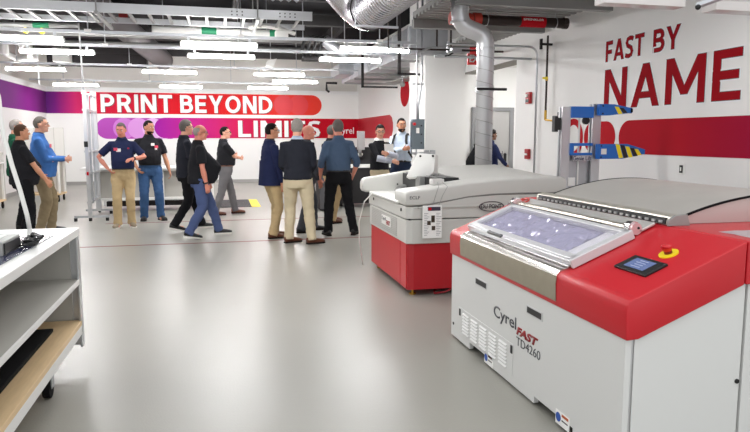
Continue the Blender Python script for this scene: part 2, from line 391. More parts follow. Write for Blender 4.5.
tag(MB().prism(oval(16.75, 2.70, .42, .37), 'x', RW-.006, RW).build('wall_disc', REDS), 'red disc painted high on the wall left of the pillar', 'wall graphic')

t = thing('wall_sign', 'large dark red FAST BY NAME lettering on the right wall', 'wall graphic', (RW, 6.5, 2.3))
for fat, mm, dd, nm in ((.02, WHL, .002, 'lettering_outline'), (.006, GREYL, .003, 'lettering_edge'), (0, REDL, .005, 'lettering')):
    capitals('FAST', on_right(7.51, 2.47, dd), mm, nm, t, .247, .76, t=.17, gap=.13, fat=fat)
    capitals('BY', on_right(6.58, 2.47, dd), mm, nm, t, .247, .44, t=.17, gap=.1, fat=fat)
    capitals('NAME', on_right(7.51, 1.88, dd), mm, nm, t, .485, 2.25, t=.165, gap=.17, fat=fat)
pM = gradient_mat('pill_red', 1, 3.5, 7.2, [(0, (150, 30, 110)), (.45, (160, 12, 52)), (.7, (178, 14, 36)), (1, (184, 16, 34))])
def mirror(P): return P
tag(MB().prism(pill(2.0, 7.16, 1.325, 1.725, left=False), 'x', RW-.006, RW).build('wall_bar', pM), 'long red rounded bar under the NAME lettering on the right wall', 'wall graphic')
tag(MB().prism(pill(7.24, 7.95, 1.325, 1.725), 'x', RW-.006, RW).build('wall_disc', REDS), 'small red rounded spot left of the long red bar, behind the blue lift', 'wall graphic')
# ring
rg = MB(); n = 40; t_ = bmesh.new()
rings = []
for r1, xx in ((1, RW-.001), (1, RW-.006), (.68, RW-.006), (.68, RW-.001)):
    rings.append([Vector((xx, 8.23+.25*r1*math.cos(2*PI*i/n), 1.51+.27*r1*math.sin(2*PI*i/n)*(1.0))) for i in range(n)])
rg.loft(rings+[rings[0]], caps=False)
tag(rg.build('wall_ring', REDS), 'red ring painted on the right wall, seen between the lift masts', 'wall graphic')

# wall fittings
def plate(name, label, cat, y, z, w_, h_, m1, m2):
    t = thing(name, label, cat, (RW, y, z))
    MB().box(RW-.012, RW, y-w_/2, y+w_/2, z-h_/2, z+h_/2, .003).build('face_plate', m1, t)
    return t
t = plate('wall_outlet', 'white wall outlet plate with dark socket under the long red bar', 'outlet', 6.0, 1.186, .085, .125, WHP, BLK)
MB().box(RW-.018, RW-.012, 5.975, 6.025, 1.145, 1.227, .003).build('socket', BLK, t)
MB().box(RW-.021, RW-.018, 5.99, 6.01, 1.165, 1.205).build('rocker', WHP, t)
t = thing('fire_alarm', 'red fire alarm strobe on white wall beside the opening', 'fire alarm', (RW, 9.57, 2.14))
MB().box(RW-.05, RW, 9.5, 9.64, 2.05, 2.23, .008).build('housing', mat('alarm_red', rgb(170, 30, 36), .4), t)
MB().box(RW-.075, RW-.05, 9.54, 9.61, 2.15, 2.2, .008).build('strobe_lens', WHP, t)
MB().box(RW-.056, RW-.05, 9.52, 9.62, 2.07, 2.12).build('speaker_grille', BLK, t)
t = thing('pull_station', 'red fire alarm pull station low on the wall beside the opening', 'fire alarm', (RW, 9.56, 1.26))
MB().box(RW-.05, RW, 9.5, 9.62, 1.18, 1.34, .008).build('housing', MATS['alarm_red'], t)
MB().box(RW-.065, RW-.05, 9.52, 9.6, 1.24, 1.27).build('pull_handle', WHP, t)
# exit sign
t = thing('exit_sign', 'red EXIT sign hanging behind the silver vertical duct', 'sign', (4.1, 10.2, 2.8))
MB().box(3.98, 4.3, 10.18, 10.22, 2.7, 2.9, .006).build('sign_face', mat('exit_red', rgb(225, 60, 60), .4), t)
text('EXIT', frame((4.01, 10.178, 2.74), (1, 0, 0), (0, 0, 1)), WHL, 'lettering', t, height=.12, width=.26, off=.02)
MB().cyl((4.25, 10.2, 2.9), (4.25, 10.2, 3.2), .01).build('hanger', GALV, t)

# small wall lettering at the alcove door
text_o = text('oHo', frame((6.15, 13.958, 1.08), (1, 0, 0), (0, 0, 1)), GREYL, 'lettering', dr, height=.13, width=.3, extr=.002)
# ================================================================ MACHINE IN FRONT (red hood, white cabinet)
X0, XK, Y0, Y1 = 1.70, 2.28, 2.42, 4.60           # front, knee of the slope, near end, far end
def SLz(x): return .835+(x-1.74)*(1.058-.835)/(XK-1.74)
sl_n = Vector((-(1.058-.835), 0, XK-1.74)).normalized(); sl_t = Vector((XK-1.74, 0, 1.058-.835)).normalized()
def SL(x, y, h=0): return Vector((x, y, SLz(x)))+sl_n*h
def slab(mb, x0, x1, y0, y1, h0, h1, bev=0):
    p = [SL(x, y, h) for h in (h0, h1) for x, y in ((x0, y0), (x1, y0), (x1, y1), (x0, y1))]
    return mb.hull(p, [(0, 1, 2, 3), (4, 5, 6, 7), (0, 1, 5, 4), (1, 2, 6, 5), (2, 3, 7, 6), (3, 0, 4, 7)], bev)
t = mach = thing('plate_processor', 'red and white plate processing machine in the foreground with a clear lid and touch screen', 'machine', (X0, 3.5, 0))
# cabinet core, then panels with gaps
MB().prism([(X0+.03, .07), (3.7, .07), (3.7, .86), (XK, .86), (X0+.03, .63)], 'y', Y0+.03, Y1-.02).build('cabinet', BLK, t)
f = MB().prism([(Y0, .015), (3.02, .015), (3.02, .075), (3.1, .075), (3.1, .015), (Y1-.5, .015), (Y1-.5, .08), (Y1-.36, .08), (Y1-.36, .015), (Y1, .015), (Y1, .655), (Y0, .655)][::-1] and
      [(Y0, .012), (2.82, .012), (2.82, .06), (3.24, .06), (3.24, .02), (3.9, .02), (3.9, .075), (4.22, .075), (4.22, .02), (Y1, .02), (Y1, .655), (Y0, .655)], 'x', X0, X0+.03)
f.build('front_panel', WHM, t)
MB().prism([(X0+.045, .02), (2.305, .02), (2.305, .868), (XK, .862), (X0+.045, .652)], 'y', Y0, Y0+.03, .003).build('side_panel', WHM, t)
MB().prism([(2.32, .02), (3.7, .02), (3.7, .868), (2.32, .868)], 'y', Y0, Y0+.03, .003).build('side_panel', WHM, t)
MB().box(X0+.031, X0+.039, Y0+.001, Y0+.03, .02, .652).build('corner_post', ALU, t)
MB().box(X0+.01, 3.6, Y1-.03, Y1, .02, .655).build('end_panel', WHM, t)
MB().cyl((2.29, Y0+.002, .405), (2.29, Y0-.006, .405), .011).build('lock', BLK, t)
# hood
hp = [(1.69, .645), (1.686, .70), (1.684, .77), (1.688, .80), (1.70, .82), (1.72, .832), (1.74, .835), (XK, 1.058), (XK, .862), (1.75, .648)]
MB().prism(hp, 'y', Y0-.02, Y1+.02, .006).build('hood', REDM, t, smooth=True, angle=40)
MB().prism([(XK+.008, .862), (XK+.008, 1.06), (3.74, 1.06), (3.74, .862)], 'y', Y0-.02, Y1+.02, .008).build('rear_hood', REDM, t)
# stainless apron over the nose
ap = [(1.682, .676), (1.677, .77), (1.682, .806), (1.697, .828), (1.72, .84), (1.745, .845), (1.80, .868)]
ap2 = [(x+.004, z-.006) for x, z in ap][::-1]
MB().prism(ap[2:]+ap2[:-2], 'y', 3.005, 4.385).build('front_apron', mat('apron_chrome', rgb(206, 202, 196), .22, .9), t, smooth=True, angle=30)
MB().prism(ap[:3]+ap2[-3:], 'y', 3.003, 4.387).build('apron_fascia', mat('fascia_steel', rgb(158, 150, 132), .5, .45, vary=.12, vscale=14, bump=.05), t, smooth=True, angle=30)
MB().prism([(1.748, .850), (1.79, .867), (1.79, .874), (1.745, .857)], 'y', 3.0, 4.39).build('apron_lip', CHROME, t)
# clear lid
wf = MB(); WA, WB, YA, YB = 1.775, 2.115, 2.98, 4.42
slab(wf, WA, WA+.045, YA, YB, .012, .05, .006); slab(wf, WB-.03, WB, YA, YB, .012, .05, .006)
slab(wf, WA, WB, YA, YA+.05, .012, .05, .006); slab(wf, WA, WB, YB-.05, YB, .012, .05, .006)
slab(wf, WA-.016, WB, YA-.014, YA+.004, .004, .054, .005)
fr_ = wf.build('lid_frame', mat('lid_white', rgb(214, 213, 215), .3, .15), t)
wf = MB(); slab(wf, WA-.008, WA+.015, YA-.006, YB+.004, .0, .02, .004); wf.build('lid_seal', GALVD, fr_)
wf = MB(); slab(wf, WA-.012, WA+.006, YA-.006, YB+.004, .016, .044, .004); wf.build('lid_rail', ALU, fr_)
film = mat('clear_film', rgb(206, 202, 222), .12, alpha=.22)
wf = MB(); slab(wf, WA+.04, WB-.025, YA+.04, YB-.04, .03, .034); wf.build('window', film, fr_)
tray = MB(); slab(tray, WA+.02, WB-.01, YA+.02, YB-.02, .001, .008); tray.build('tray', mat('tray_lavender', rgb(150, 148, 172), .35), t)
bag = MB(); tb = bmesh.new(); NX, NY = 16, 60
grid = [[tb.verts.new(SL(WA+.05+(WB-WA-.09)*i/NX, YA+.22+(YB-YA-.3)*j/NY, .017+.018*noise.noise(Vector((i*.35, j*.25, 2)))+.012*noise.noise(Vector((i*.9, j*.6, 5))))) for j in range(NY+1)] for i in range(NX+1)]
for i in range(NX):
    for j in range(NY): tb.faces.new([grid[i][j], grid[i+1][j], grid[i+1][j+1], grid[i][j+1]])
bmesh.ops.recalc_face_normals(tb, faces=tb.faces); bag.merge(tb)
tag(bag.build('plastic_sheet', mat('crinkled_film', rgb(190, 188, 214), .12, .25), None, smooth=True), 'crinkled clear plastic sheet lying under the clear lid of the foreground machine', 'plastic sheet')
wf = MB(); slab(wf, WA+.03, WB-.03, YA+.06, YA+.2, .01, .02); tag(wf.build('white_sheet', PAPER), 'white sheet corner under the near end of the clear lid', 'sheet')
hb = MB(); slab(hb, WA-.014, WA+.01, 3.83, 4.06, .03, .052, .008); hd = hb.build('lid_handle', BLK, fr_)
hb = MB(); slab(hb, WA+.0, WA+.004, 3.87, 4.02, .052, .0535); hb.build('handle_strip', ALU, hd)
# rear rail of the lid, roller, top plate
wf = MB(); slab(wf, WB-.0, WB+.012, YA+.3, YB, .03, .044); wf.build('dark_slot', BLK, t)
rl = MB(); p, q = SL(WB+.04, 3.06, .026), SL(WB+.04, 4.42, .026); rl.cyl(p, q, .022, n=24); rl.build('roller', STEEL, t, smooth=True, angle=50)
for yy in (3.02, 4.43):
    kn = MB().cyl(SL(WB+.04, yy-.0, .036), SL(WB+.04, yy+.045, .036), .036, n=20); kb = kn.build('roller_bracket', CHROME, t, smooth=True, angle=50)
    MB().cyl(SL(WB+.04, yy-.02, .034), SL(WB+.04, yy, .034), .032, n=20).build('end_cap', mat('cap_pink', rgb(214, 180, 182), .3, .3), kb)
    MB().cyl(SL(WB+.05, yy-.024, .035), SL(WB+.05, yy-.019, .035), .007, n=8).build('screw', BLK, kb)
tp = MB(); slab(tp, WB+.05, XK-.02, 3.0, 4.45, .008, .022, .004); tp.build('top_plate', mat('polished_plate', rgb(228, 226, 222), .22, .5), t)
# touch screen, emergency stop
sc = MB(); slab(sc, 1.867, 1.985, 2.535, 2.775, .0, .012, .003); s1 = sc.build('touch_screen', BLK, t)
sc = MB(); slab(sc, 1.89, 1.965, 2.585, 2.73, .012, .0135); s2 = sc.build('display', mat('lit_display', rgb(84, 96, 128), .2, emit=rgb(90, 105, 150), es=.25), s1)
for k in range(4):
    sc = MB(); slab(sc, 1.95-.016*k, 1.954-.016*k, 2.625, 2.685+.01*(k % 2), .0135, .0142); sc.build('display_text', mat('pale_text', rgb(170, 180, 210), .3), s1)
eb = MB().cyl(SL(2.065, 2.64, 0), SL(2.065, 2.64, .006), .046, n=28); e1 = eb.build('emergency_stop', YEL, t)
MB().cyl(SL(2.065, 2.64, .006), SL(2.065, 2.64, .022), .019, n=20).build('stop_collar', mat('dark_red', rgb(120, 20, 24), .4), e1)
MB().cyl(SL(2.065, 2.64, .02), SL(2.065, 2.64, .04), .02, .026, n=24).ball(SL(2.065, 2.64, .04), .026, sz=.45, n=16).build('stop_button', mat('button_red', rgb(206, 30, 40), .3), e1, smooth=True, angle=40)
# perforated clamp bar and domed drum cover
cb = MB().prism([(XK+.0, 1.062), (XK+.0, 1.084), (XK+.012, 1.108), (XK+.05, 1.118), (XK+.12, 1.108), (XK+.125, 1.062)], 'y', 2.93, 4.40, .003); c1 = cb.build('clamp_bar', mat('bar_steel', rgb(200, 195, 184), .35, .6, vary=.1, vscale=16), t)
MB().prism([(XK-.006, 1.066), (XK+.002, 1.066), (XK+.006, 1.1), (XK-.002, 1.1)], 'y', 2.95, 4.36).build('dark_rail', BLK, c1)
for k in range(24): MB().hull([Vector((XK-.012+dx, 2.97+k*.058+dy, 1.072+dz)) for dz in (0, .012) for dx, dy in ((0, 0), (.01, 0), (.01, .026), (0, .026))], [(0, 1, 2, 3), (4, 5, 6, 7), (0, 1, 5, 4), (1, 2, 6, 5), (2, 3, 7, 6), (3, 0, 4, 7)]).build('rivet', ALU, c1)
MB().prism([(XK-.01, 1.06), (XK-.01, 1.09), (XK+.03, 1.115), (XK+.10, 1.12), (XK+.12, 1.06)], 'y', 2.914, 2.93, .002).build('bar_bracket', GALVD, c1)
def arc(z0, rise, n=24, xa=2.36, xb=3.66): return [(xa+(xb-xa)*i/n, z0+rise*math.sin(PI*i/n)**.8) for i in range(n+1)]
A = arc(1.09, .125); 
MB().prism(A+[(x, z-.006) for x, z in A][::-1], 'y', 2.96, 4.36).build('drum_cover', mat('cover_steel', rgb(206, 202, 196), .42, .55, vary=.08, vscale=5), t, smooth=True, angle=30)
S_ = arc(1.084, .12)
for yy in (2.965, 4.34): MB().prism([(2.36, 1.062)]+S_+[(3.66, 1.062)], 'y', yy, yy+.012).build('cover_side', mat('side_steel', rgb(205, 196, 192), .3, .5), t)
for yy in (2.952, 4.35): MB().prism([(x, z+.003) for x, z in A]+[(x, z-.008) for x, z in A][::-1], 'y', yy, yy+.012).build('cover_seal', BLKR, t)
MB().box(2.4, 3.64, 2.99, 4.33, 1.061, 1.075).build('cover_base', ALU, t)
# lettering, louvre panel, recessed handles, stickers
def on_front(y, z, d=0): return frame((X0-.0005-d, y, z), (0, -1, 0), (0, 0, 1))
text('Cyrel', on_front(3.815, .352), mat('ink_grey', rgb(64, 64, 70), .5), 'lettering', t, height=.098, width=.33, off=.012, extr=.0015)
text('FAST', on_front(3.482, .352), mat('ink_red', rgb(150, 24, 30), .5), 'red_lettering', t, height=.052, width=.275, off=.055, extr=.0015, shear=.25)
text('TD4260', on_front(3.478, .288), MATS['ink_grey'], 'model_number', t, height=.052, width=.3, off=.0, extr=.0015)
lp = MB().box(X0-.003, X0, 3.52, 4.44, .07, .275, .002); l1 = lp.build('louvre_panel', WHM, t)
lv = MB()
for c in range(5):
    for r in range(7):
        y_, z_ = 3.60+c*.158, .098+r*.023
        lv.hull([Vector(p) for p in ((X0-.003, y_, z_), (X0-.003, y_+.12, z_), (X0-.003, y_+.12, z_+.014), (X0-.003, y_, z_+.014), (X0-.012, y_+.006, z_+.004), (X0-.012, y_+.114, z_+.004))],
                [(0, 1, 5, 4), (4, 5, 2, 3), (0, 4, 3), (1, 2, 5), (0, 3, 2, 1)])
lv.build('louvres', WHM, l1)
for y_ in (4.41, 3.535): MB().box(X0-.008, X0-.002, y_-.012, y_+.012, .215, .265, .002).build('latch', BLK, l1)
for y_, w_ in ((4.03, .2), (3.26, .19)):
    MB().box(X0-.004, X0+.001, y_-w_/2, y_+w_/2, .515, .565, .002).build('grab_recess', mat('bright_rim', rgb(200, 200, 200), .4), t)
    MB().box(X0-.0055, X0-.001, y_-w_/2+.01, y_+w_/2-.01, .522, .558, .002).build('recess_shadow', BLK, t)
MB().cyl((X0+.002, 4.55, .115), (X0-.004, 4.55, .115), .011, n=14).build('plug', BLK, t)
for y_ in (3.88, 2.92):
    st = MB().box(X0-.002, X0, y_-.07, y_+.07, .02, .095); s1 = st.build('warning_sticker', PAPER, t)
    MB().cyl((X0-.001, y_+.04, .06), (X0-.0035, y_+.04, .06), .025, n=20).build('blue_symbol', mat('sticker_blue', rgb(30, 80, 170), .5), s1)
    MB().box(X0-.003, X0-.001, y_-.06, y_+.005, .074, .088).build('orange_bar', mat('sticker_orange', rgb(190, 90, 40), .5), s1)
    MB().box(X0-.003, X0-.001, y_-.055, y_+.005, .05, .057).build('print_line', GREYL, s1)
for x_ in (1.85, 3.55):
    for y_ in (2.55, 4.1):
        fb = MB().cyl((x_, y_, 0), (x_, y_, .015), .035, n=16).cyl((x_, y_, .015), (x_, y_, .08), .012, n=10); fb.build('foot', GALV, t)
# loose things on the machine
ps = MB(); tb = bmesh.new()
g = [[tb.verts.new((2.36+.5*i/10, 2.47+.2*j/6+.25*(i/10)*.1, 1.063+.006*abs(noise.noise(Vector((i*.7, j*.8, 1)))))) for j in range(7)] for i in range(11)]
for i in range(10):
    for j in range(6): tb.faces.new([g[i][j], g[i+1][j], g[i+1][j+1], g[i][j+1]])
bmesh.ops.solidify(tb, geom=list(tb.faces), thickness=.001); ps.merge(tb)
tag(ps.build('plastic_sheet', mat('frosted_film', rgb(236, 232, 236), .3)), 'white plastic sheet lying on the red hood beside the domed steel cover', 'plastic sheet')
kn = MB()
for k in range(10):
    a = k*.63; P = [SL(2.16+.04*math.cos(a+s_*.9)*(.4+.6*s_/3), 4.51+.05*math.sin(a*1.3+s_*.8), .004+.012*s_*(1 if k % 2 else .5)) for s_ in range(4)]
    kn.tube(P, .005, n=5)
tag(kn.build('wrapping_film', mat('film_knot', rgb(214, 214, 216), .15, .5), None, smooth=True), 'crumpled knot of clear film on the far red corner of the foreground machine', 'film')
rg_ = MB(); PT = [SL(2.20+.035*math.cos(a), 4.42+.05*math.sin(a), .03) for a in [2*PI*i/14 for i in range(15)]]
tag(rg_.tube(PT, .006, n=6).build('red_ring', mat('ring_red', rgb(190, 60, 50), .4), None, smooth=True), 'small red ring beside the knot of film on the foreground machine', 'ring')

# ================================================================ MACHINE BEHIND (red base, grey body)
t = m1 = thing('exposure_unit', 'grey plate machine with a red base standing behind the foreground machine', 'machine', (1.7, 5.87, 0))
MX1, MY0, MY1 = 3.3, 5.87, 7.4
MB().prism([(1.72, MY0+.012), (1.78, MY0), (MX1, MY0), (MX1, MY1), (1.72, MY1)], 'z', .065, .515).build('base_cabinet', REDD, t)
MB().box(1.712, 1.724, MY0+.25, MY1-.03, .075, .51, .003).build('red_panel', REDM, t)
MB().box(1.712, 1.724, MY0+.03, MY0+.235, .075, .51, .003).build('red_panel', REDM, t)
for x_ in (1.80, 3.2):
    for y_ in (MY0+.1, MY1-.1):
        MB().cyl((x_, y_, 0), (x_, y_, .014), .034, n=16).cyl((x_, y_, .012), (x_, y_, .07), .012, n=10).build('foot', BRASS, t)
MB().prism([(1.70, MY0), (1.76, MY0-.03), (MX1, MY0-.03), (MX1, MY1), (1.70, MY1)], 'z', .515, .745, .008).build('lower_body', GRM, t)
MB().prism([(1.69, MY0), (1.75, MY0-.04), (MX1+.01, MY0-.04), (MX1+.01, MY1+.01), (1.69, MY1+.01)], 'z', .753, .872, .012).build('upper_body', GRM, t)
MB().box(1.72, MX1, MY0-.02, MY1, .742, .756).build('seam', BLK, t)
MB().box(1.705, 1.75, MY0+.12, MY1-.02, .868, .884).build('tray_gap', BLK, t)
MB().box(1.665, 2.5, MY0+.2, MY1-.12, .882, .91, .01).build('feed_tray', WHP, t)
# front arm: rounded, rises towards the right
def hsec(x, z1, y0, y1, z0=.875, n=24, pw=3.2):
    yc, zc, ry, rz = (y0+y1)/2, (z0+z1)/2, (y1-y0)/2, (z1-z0)/2; P = []
    for i in range(n):
        a = 2*PI*i/n; c, s_ = math.cos(a), math.sin(a)
        P.append(Vector((x, yc+ry*math.copysign(abs(c)**(2/pw), c), zc+rz*math.copysign(abs(s_)**(2/pw), s_))))
    return P
top = [(1.68, .995), (1.69, 1.012), (1.72, 1.022), (1.85, 1.035), (2.05, 1.062), (2.3, 1.095), (2.6, 1.12), (3.0, 1.138), (3.25, 1.14), (3.32, 1.13), (3.33, 1.11)]
lo = [.895, .882, .878, .88, .898, .93, .955, .965, .965, .97, .98]
MB().loft([hsec(x, z, MY0-.055, MY0+.34, l, 40, 9) for (x, z), l in zip(top, lo)]).build('front_housing', GRM, t, smooth=True, angle=60)
top2 = [(1.59, 1.01), (1.60, 1.04), (1.63, 1.06), (1.85, 1.09), (2.1, 1.13), (2.4, 1.165), (2.9, 1.19), (3.2, 1.19), (3.3, 1.17)]
lo2 = [.93, .905, .895]+[.89]*6
MB().loft([hsec(x, z, MY1-.12, MY1+.03, l, 40, 7) for (x, z), l in zip(top2, lo2)]).build('rear_housing', GRM, t, smooth=True, angle=60)
MB().loft([[Vector((x, MY0+.2, .88)), Vector((x, MY1-.05, .88)), Vector((x, MY1-.05, z+.055)), Vector((x, MY0+.3, z))] for x, z in ((2.37, 1.095), (2.6, 1.12), (3.0, 1.138), (3.25, 1.14), (3.3, 1.10))]).build('centre_housing', GRM, t)
MB().box(2.06, 2.36, MY0+.36, MY1-.14, .9, 1.115).build('inner_rail', BLK, t)  # black block standing in for the darkness of the recess beside the lid
for k in range(3): MB().box(2.1+.09*k, 2.13+.09*k, MY0+.36, MY1-.14, 1.115, 1.125).build('feed_bar', GALVD, t)
MB().hull([Vector(p) for p in ((1.95, MY1-.3, .91), (2.3, MY1-.3, 1.05), (2.3, MY1-.16, 1.05), (1.95, MY1-.16, .91), (1.98, MY1-.3, .95), (2.3, MY1-.3, 1.09), (2.3, MY1-.16, 1.09), (1.98, MY1-.16, .95))],
          [(0, 1, 2, 3), (4, 5, 6, 7), (0, 1, 5, 4), (1, 2, 6, 5), (2, 3, 7, 6), (3, 0, 4, 7)]).build('side_lever', GALVD, t)
MB().cyl((1.99, MY1-.17, .985), (1.99, MY1-.166, .985), .01).build('screw', BLK, t)
# curved groove on the front
gp = [(1.80, .835), (2.0, .875), (2.3, .925), (2.55, .945), (2.9, .95), (3.3, .945)]
MB().tube([(x, MY0-.052, z+.03) for x, z in gp], (.006, .009), n=8).build('groove', mat('groove_grey', rgb(120, 118, 114), .5), t, smooth=True)
MB().loft([[Vector((x, MY0-.03, .86)), Vector((x, MY0-.058, .862)), Vector((x, MY0-.058, z)), Vector((x, MY0-.03, z))] for x, z in ((1.78, .865), (2.0, .9), (2.3, .95), (2.6, .968), (3.3, .968))]).build('front_skirt', GRM, t)
# open lid
ld = MB().hull([Vector(p) for p in ((1.91, 6.5, 1.10), (2.14, 6.5, 1.12), (2.18, 6.5, 1.16), (2.235, 6.6, 1.34), (2.03, 6.6, 1.358), (1.89, 6.5, 1.125),
                                    (1.95, 6.62, 1.08), (2.24, 6.62, 1.09), (2.28, 6.64, 1.12), (2.30, 6.7, 1.33), (2.10, 6.7, 1.345), (1.92, 6.64, 1.1))],
               [(0, 1, 2, 3, 4, 5), (11, 10, 9, 8, 7, 6), (0, 1, 7, 6), (1, 2, 8, 7), (2, 3, 9, 8), (3, 4, 10, 9), (4, 5, 11, 10), (5, 0, 6, 11)], .008)
l0 = ld.build('open_lid', WHP, t, smooth=True, angle=50)
for x_ in (2.06, 2.2): MB().cyl((x_, 6.60, 1.325), (x_, 6.58, 1.325), .012, n=10).build('lid_bolt', BLK, l0)
MB().box(2.0, 2.12, 6.42, 6.56, .93, 1.12, .005).build('hinge', GALVD, t)
MB().box(2.0, 2.12, MY0+.12, MY0+.22, 1.06, 1.12, .006).build('sensor_box', mat('box_grey', rgb(205, 203, 200), .4), t)
# louvres and badge on the left end
lg = MB()
for k in range(10): lg.box(1.694, 1.70, MY0+.32, MY1-.12, .545+k*.019, .553+k*.019)
lg.build('end_louvres', mat('louvre_grey', rgb(176, 174, 170), .5), t)
b1 = MB().box(1.688, 1.699, 6.4, 6.78, .60, .70, .002).build('badge', WHP, t)
text('FAST', frame((1.6875, 6.58, .61), (0, -1, 0), (0, 0, 1)), MATS['ink_red'], 'badge_lettering', b1, height=.05, width=.16, off=.03, shear=.2)
text('Cyrel', frame((1.6875, 6.76, .635), (0, -1, 0), (0, 0, 1)), MATS['ink_grey'], 'badge_lettering', b1, height=.05, width=.16)
for y_ in (6.0, 7.15): MB().cyl((1.705, y_, .83), (1.683, y_, .83), .016, n=12).build('latch_knob', BLK, t)
# oval emblem on the front
em = MB(); n = 40
def ov(rx, rz, y): return [Vector((2.54+rx*math.cos(2*PI*i/n), y, .86+rz*math.sin(2*PI*i/n))) for i in range(n)]
o1, o2 = ov(.13, .05, MY0-.0585), ov(.13, .05, MY0-.062); o3, o4 = ov(.118, .042, MY0-.062), ov(.118, .042, MY0-.0585)
em.loft([o1, o2, o3, o4, o1], caps=False); em = em.build('oval_emblem', GREYL, t)
text('DU PONT', frame((2.435, MY0-.058, .84), (1, 0, 0), (0, 0, 1)), GREYL, 'emblem_lettering', em, height=.042, width=.21, off=.02)
text('ECLF', frame((1.72, MY0-.056, .945), (1, 0, 0), (0, 0, 1)), MATS['ink_grey'], 'embossed_mark', t, height=.03, width=.1)
# hanging instruction card
t = thing('instruction_card', 'white instruction card with small photos hanging on the grey machine front', 'card', (1.93, MY0-.07, .57))
MB().box(1.84, 2.03, MY0-.078, MY0-.072, .575, .885).build('card', PAPER, t)
MB().box(1.89, 2.015, MY0-.08, MY0-.078, .835, .872).build('header_bar', mat('header_dark', rgb(60, 50, 70), .5), t)
MB().box(1.895, 1.925, MY0-.0815, MY0-.08, .84, .866).build('red_mark', REDS, t)
for x_, z_ in ((1.925, .77), (1.885, .72), (1.93, .67), (1.925, .745)): MB().box(x_, x_+.035, MY0-.08, MY0-.078, z_-.02, z_+.02).build('photo', mat('photo_brown', rgb(70, 56, 44), .5), t)
pl = MB()
for k in range(14):
    for x_ in (1.855, 1.975): pl.box(x_, x_+.03+.01*(k % 3), MY0-.079, MY0-.078, .60+k*.016, .604+k*.016)
pl.build('printed_lines', mat('print_grey', rgb(140, 140, 145), .6), t)
MB().tube([(1.94, MY0-.075, .885), (1.97, MY0-.07, .98), (2.0, MY0-.06, 1.06), (2.05, MY0+.12, 1.09)], .0025, n=5).tube([(2.0, MY0-.075, .885), (2.04, MY0-.07, .98), (2.09, MY0-.06, 1.06), (2.1, MY0+.12, 1.09)], .0025, n=5).build('cord', GALVD, t)
tag(MB().tube([(2.25, 5.9, .09), (2.1, 5.86, .03), (2.0, 5.9, .012), (2.05, 6.05, .012), (2.2, 6.1, .012), (2.4, 6.0, .02)], .008, n=6).build('air_hose', mat('hose_red', rgb(160, 30, 40), .4), None, smooth=True), 'dark red hose looped on the floor under the red-based machine', 'hose')

# ================================================================ WORKBENCH ON THE LEFT
BX, BY0, BY1 = -.93, 1.0, 4.67
t = thing('workbench', 'white rolling workbench with open grey shelves at the left edge', 'workbench', (-1.4, 3.0, 0))
MB().box(-2.3, BX, BY0, BY1, .868, .92, .005).build('worktop', BENCH, t)
MB().box(BX-.015, BX, BY1-.09, BY1-.02, .12, .868, .003).box(BX-.06, BX-.015, BY1-.035, BY1-.02, .12, .868, .003).build('corner_post', ALU, t)
MB().box(-2.25, BX-.06, BY1-.05, BY1-.035, .14, .868).build('end_panel', BENCHG, t)
MB().box(-1.95, -1.93, BY0, BY1-.05, .30, .868).build('back_panel', BENCHG, t)
MB().box(-1.93, BX-.01, BY0, BY1-.05, .553, .58, .002).build('shelf', BENCHG, t)
MB().box(BX-.01, BX, BY0, BY1-.09, .55, .583, .002).build('shelf_edge', BENCH, t)
MB().box(-2.2, BX, BY0, BY1-.06, .27, .30, .002).build('plywood_deck', WOOD, t)
MB().box(BX-.025, BX, BY0, BY1-.06, .21, .269, .002).box(-2.2, BX-.025, BY1-.1, BY1-.06, .21, .269).build('base_rail', BENCH, t)
for x_, y_ in ((-1.02, 4.02), (-2.1, 4.0), (-1.02, 1.3), (-2.1, 1.3)):
    c = MB().box(x_-.035, x_+.035, y_-.04, y_+.04, .19, .21).box(x_-.03, x_-.024, y_-.03, y_+.03, .06, .19).box(x_+.024, x_+.03, y_-.03, y_+.03, .06, .19).build('castor', GALV, t)
    MB().cyl((x_-.02, y_, .055), (x_+.02, y_, .055), .055, n=20).build('wheel', BLKR, c)
tag(MB().box(-1.75, BX-.12, 1.2, 4.35, .301, .325, .006).build('floor_mat', BLKR), 'black rubber mat lying on the plywood bottom shelf of the workbench', 'mat')
tag(MB().hull([Vector(p) for p in ((-1.38, 3.2, .9205), (-1.02, 3.35, .9205), (-1.0, 4.27, .9205), (-1.42, 4.2, .9205), (-1.38, 3.2, .928), (-1.02, 3.35, .928), (-1.0, 4.27, .928), (-1.42, 4.2, .928))],
              [(0, 1, 2, 3), (4, 5, 6, 7), (0, 1, 5, 4), (1, 2, 6, 5), (2, 3, 7, 6), (3, 0, 4, 7)], .002).build('glass_tray', mat('tray_glass', rgb(60, 62, 88), .12)), 'dark glossy tray lying on the white workbench top', 'tray')
t = thing('control_box', 'small grey electronic box with ports on the workbench', 'control box', (-1.12, 3.75, .929))
MB().box(-1.3, -1.07, 3.55, 3.85, .9285, 1.0, .004).build('case', mat('case_grey', rgb(150, 150, 148), .4), t)
MB().box(-1.075, -1.062, 3.57, 3.83, .935, .99, .002).build('port_panel', BLK, t)
for k in range(4): MB().box(-1.28+.05*k, -1.25+.05*k, 3.543, 3.551, .945, .985).build('port', (BLK, WHP, SCREEN, PAPER)[k], t)
MB().box(-1.2, -1.12, 3.6, 3.8, 1.0, 1.003).build('label_plate', PAPER, t)
cc = MB()
for k in range(5):
    P = [(-1.04+.045*math.cos(a+k)+.01*k, 3.87+.07*math.sin(a+k*.7)+.012*k, .94+.010*k+.004*math.sin(3*a)) for a in [i*.45 for i in range(15)]]
    cc.tube(P, .0065, n=6)
tag(cc.build('cable_coil', BLK, None, smooth=True), 'tangled black cable heaped on the workbench beside the grey box', 'cable')
t = thing('gooseneck_lamp', 'white curved gooseneck tube rising from the workbench', 'lamp', (-1.07, 4.05, .92))
